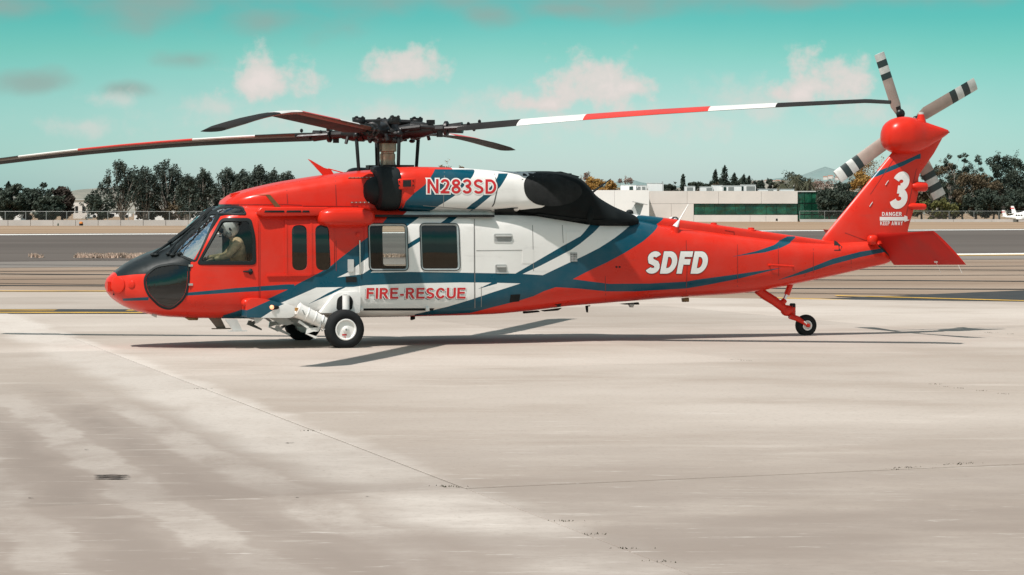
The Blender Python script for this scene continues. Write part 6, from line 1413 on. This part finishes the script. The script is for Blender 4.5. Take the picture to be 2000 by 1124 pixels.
# behind the white and beige buildings
tree('airy', 876, 420, 317, 46, 640, 'golden brown tree top showing above the engine cowling', seed=7, mat=LM['rust']); tree('airy', 903, 420, 327, 26, 645, 'smaller golden brown top beside it above the cowling', seed=8, mat=LM['rust'])
tree('airy', 1140, 425, 337, 40, 660, 'bare greyish tree behind the exhaust', seed=9, mat=LM['bare']); tree('leafy', 1160, 425, 347, 60, 655, 'rusty golden tree behind the bright office block', seed=10, mat=LM['gold']); tree('leafy', 1188, 425, 357, 44, 650, 'low golden shrub tree behind the bright office block roof', seed=11, mat=LM['gold'])
tree('airy', 1222, 425, 343, 40, 668, 'round bare pinkish tree behind the white roof units', seed=12, mat=LM['bare']); tree('airy', 1104, 425, 347, 40, 658, 'bare brownish tree just behind the exhaust deflector', seed=13, mat=LM['bare'])
for i, (k, u, vt, w, lab) in enumerate((('con', 1334, 340, 18, 'slim dark conifer standing alone behind the roof'), ('leafy', 1310, 355, 40, 'low dark round tree behind the roof mast'), ('leafy', 1352, 357, 30, 'low tree beside the lone slim conifer'), ('airy', 1385, 347, 34, 'pale leaved tree left of the tall conifers'), ('con', 1397, 331, 22, 'pointed conifer first of the tall group'), ('con', 1415, 323, 28, 'tallest broad conifer of the group'), ('con', 1434, 338, 20, 'shorter conifer after the tallest one'), ('con', 1452, 341, 14, 'small pointed conifer fourth in the group'), ('con', 1463, 343, 9, 'thinnest conifer at the end of the group'), ('leafy', 1424, 352, 50, 'low leafy tree under the tall conifers'), ('leafy', 1455, 353, 46, 'low leafy tree under the thinnest conifer'), ('con', 1474, 353, 20, 'dark small conifer by the tall roof unit'), ('con', 1488, 352, 26, 'dark conifer just left of the palms'), ('leafy', 1508, 352, 30, 'dark round tree at the foot of the palms'), ('leafy', 1290, 360, 44, 'low dark tree behind the tall plain roof box'), ('leafy', 1370, 357, 44, 'low dark tree before the tall conifers'), ('leafy', 1402, 350, 40, 'leafy dark tree between the tall conifers'), ('leafy', 1440, 349, 44, 'leafy dark tree behind the shorter conifer'), ('leafy', 1478, 357, 44, 'low dark tree behind the tallest white roof unit'))):
    tree(k, u, 425, vt, w, 640 + i * 3, lab, seed=50 + i, mat=(LM['brown'] if i == 3 else None))
for i, (u, vt, w, lab) in enumerate(((1527, 333, 46, 'bushy palm first of the three beyond the offices'), (1553, 324, 50, 'tallest palm in the middle beyond the offices'), (1580, 331, 44, 'palm with drooping fronds beside the rust tree'))): tree('palm', u, 425, vt, w, 610 + i * 4, lab, 'palms beyond the offices', 70 + i)
tree('leafy', 1552, 425, 345, 70, 625, 'dark leafy tree behind the palms', seed=74)
tree('airy', 1608, 425, 348, 50, 640, 'pinkish brown tree by the palms', seed=75, mat=LM['bare']); tree('airy', 1684, 428, 300, 84, 650, 'tall brown tree behind the tail fin', seed=76, mat=LM['rust']); tree('leafy', 1690, 428, 340, 60, 640, 'golden lower tree against the tail fin', seed=77, mat=LM['gold']); tree('leafy', 1640, 432, 358, 92, 552, 'dense dark tree at the glass corner of the offices', seed=78)
tree('leafy', 1620, 432, 372, 50, 548, 'dark bush against the green glass', seed=79, name='bush')
gR = 'dark trees beyond the tail'
for i, (k, u, vt, w, m_, lab) in enumerate((('airy', 1822, 316, 44, 'dark', 'thin dark tree close behind the tail fin'), ('airy', 1857, 305, 34, 'dark', 'tall narrow crowned tree nearest the fin'), ('airy', 1880, 303, 36, 'dark', 'tallest round crowned tree of the thin trunked trees'), ('airy', 1906, 303, 36, 'dark', 'tall round crowned tree with sky gaps beneath'), ('leafy', 1848, 326, 74, 'brown', 'brown leaved tree below the tall crowns'), ('leafy', 1905, 340, 90, 'brown', 'brownish dark tree below the sky gaps'), ('leafy', 1952, 309, 70, 'dark', 'big dark tree with a rounded peak'), ('leafy', 1990, 316, 76, 'dark', 'broad dark tree at the picture edge'), ('leafy', 2060, 318, 110, 'dark', 'dark tree mostly beyond the picture edge'), ('leafy', 1862, 366, 66, 'dark', 'dark low tree behind the olive bush'), ('leafy', 1906, 377, 58, 'dark', 'round grey green bush behind the small aircraft'), ('leafy', 1940, 370, 76, 'dark', 'large round dark bush behind the small aircraft'), ('leafy', 1985, 372, 76, 'dark', 'dark bush at the edge behind the second aircraft'), ('leafy', 1800, 360, 60, 'brown', 'brown tree seen past the fin edge'))):
    tree(k, u, 431, vt, w, 580 + (i % 5) * 8 + (18 if i < 9 else 0), lab, gR, 90 + i, 'bush' if i in (10, 11, 12) else None, LM[m_])
tree('bush', 1836, 432, 387, 112, 556, 'olive green spreading bush right beside the tail fin', seed=120, mat=LM['olive'])
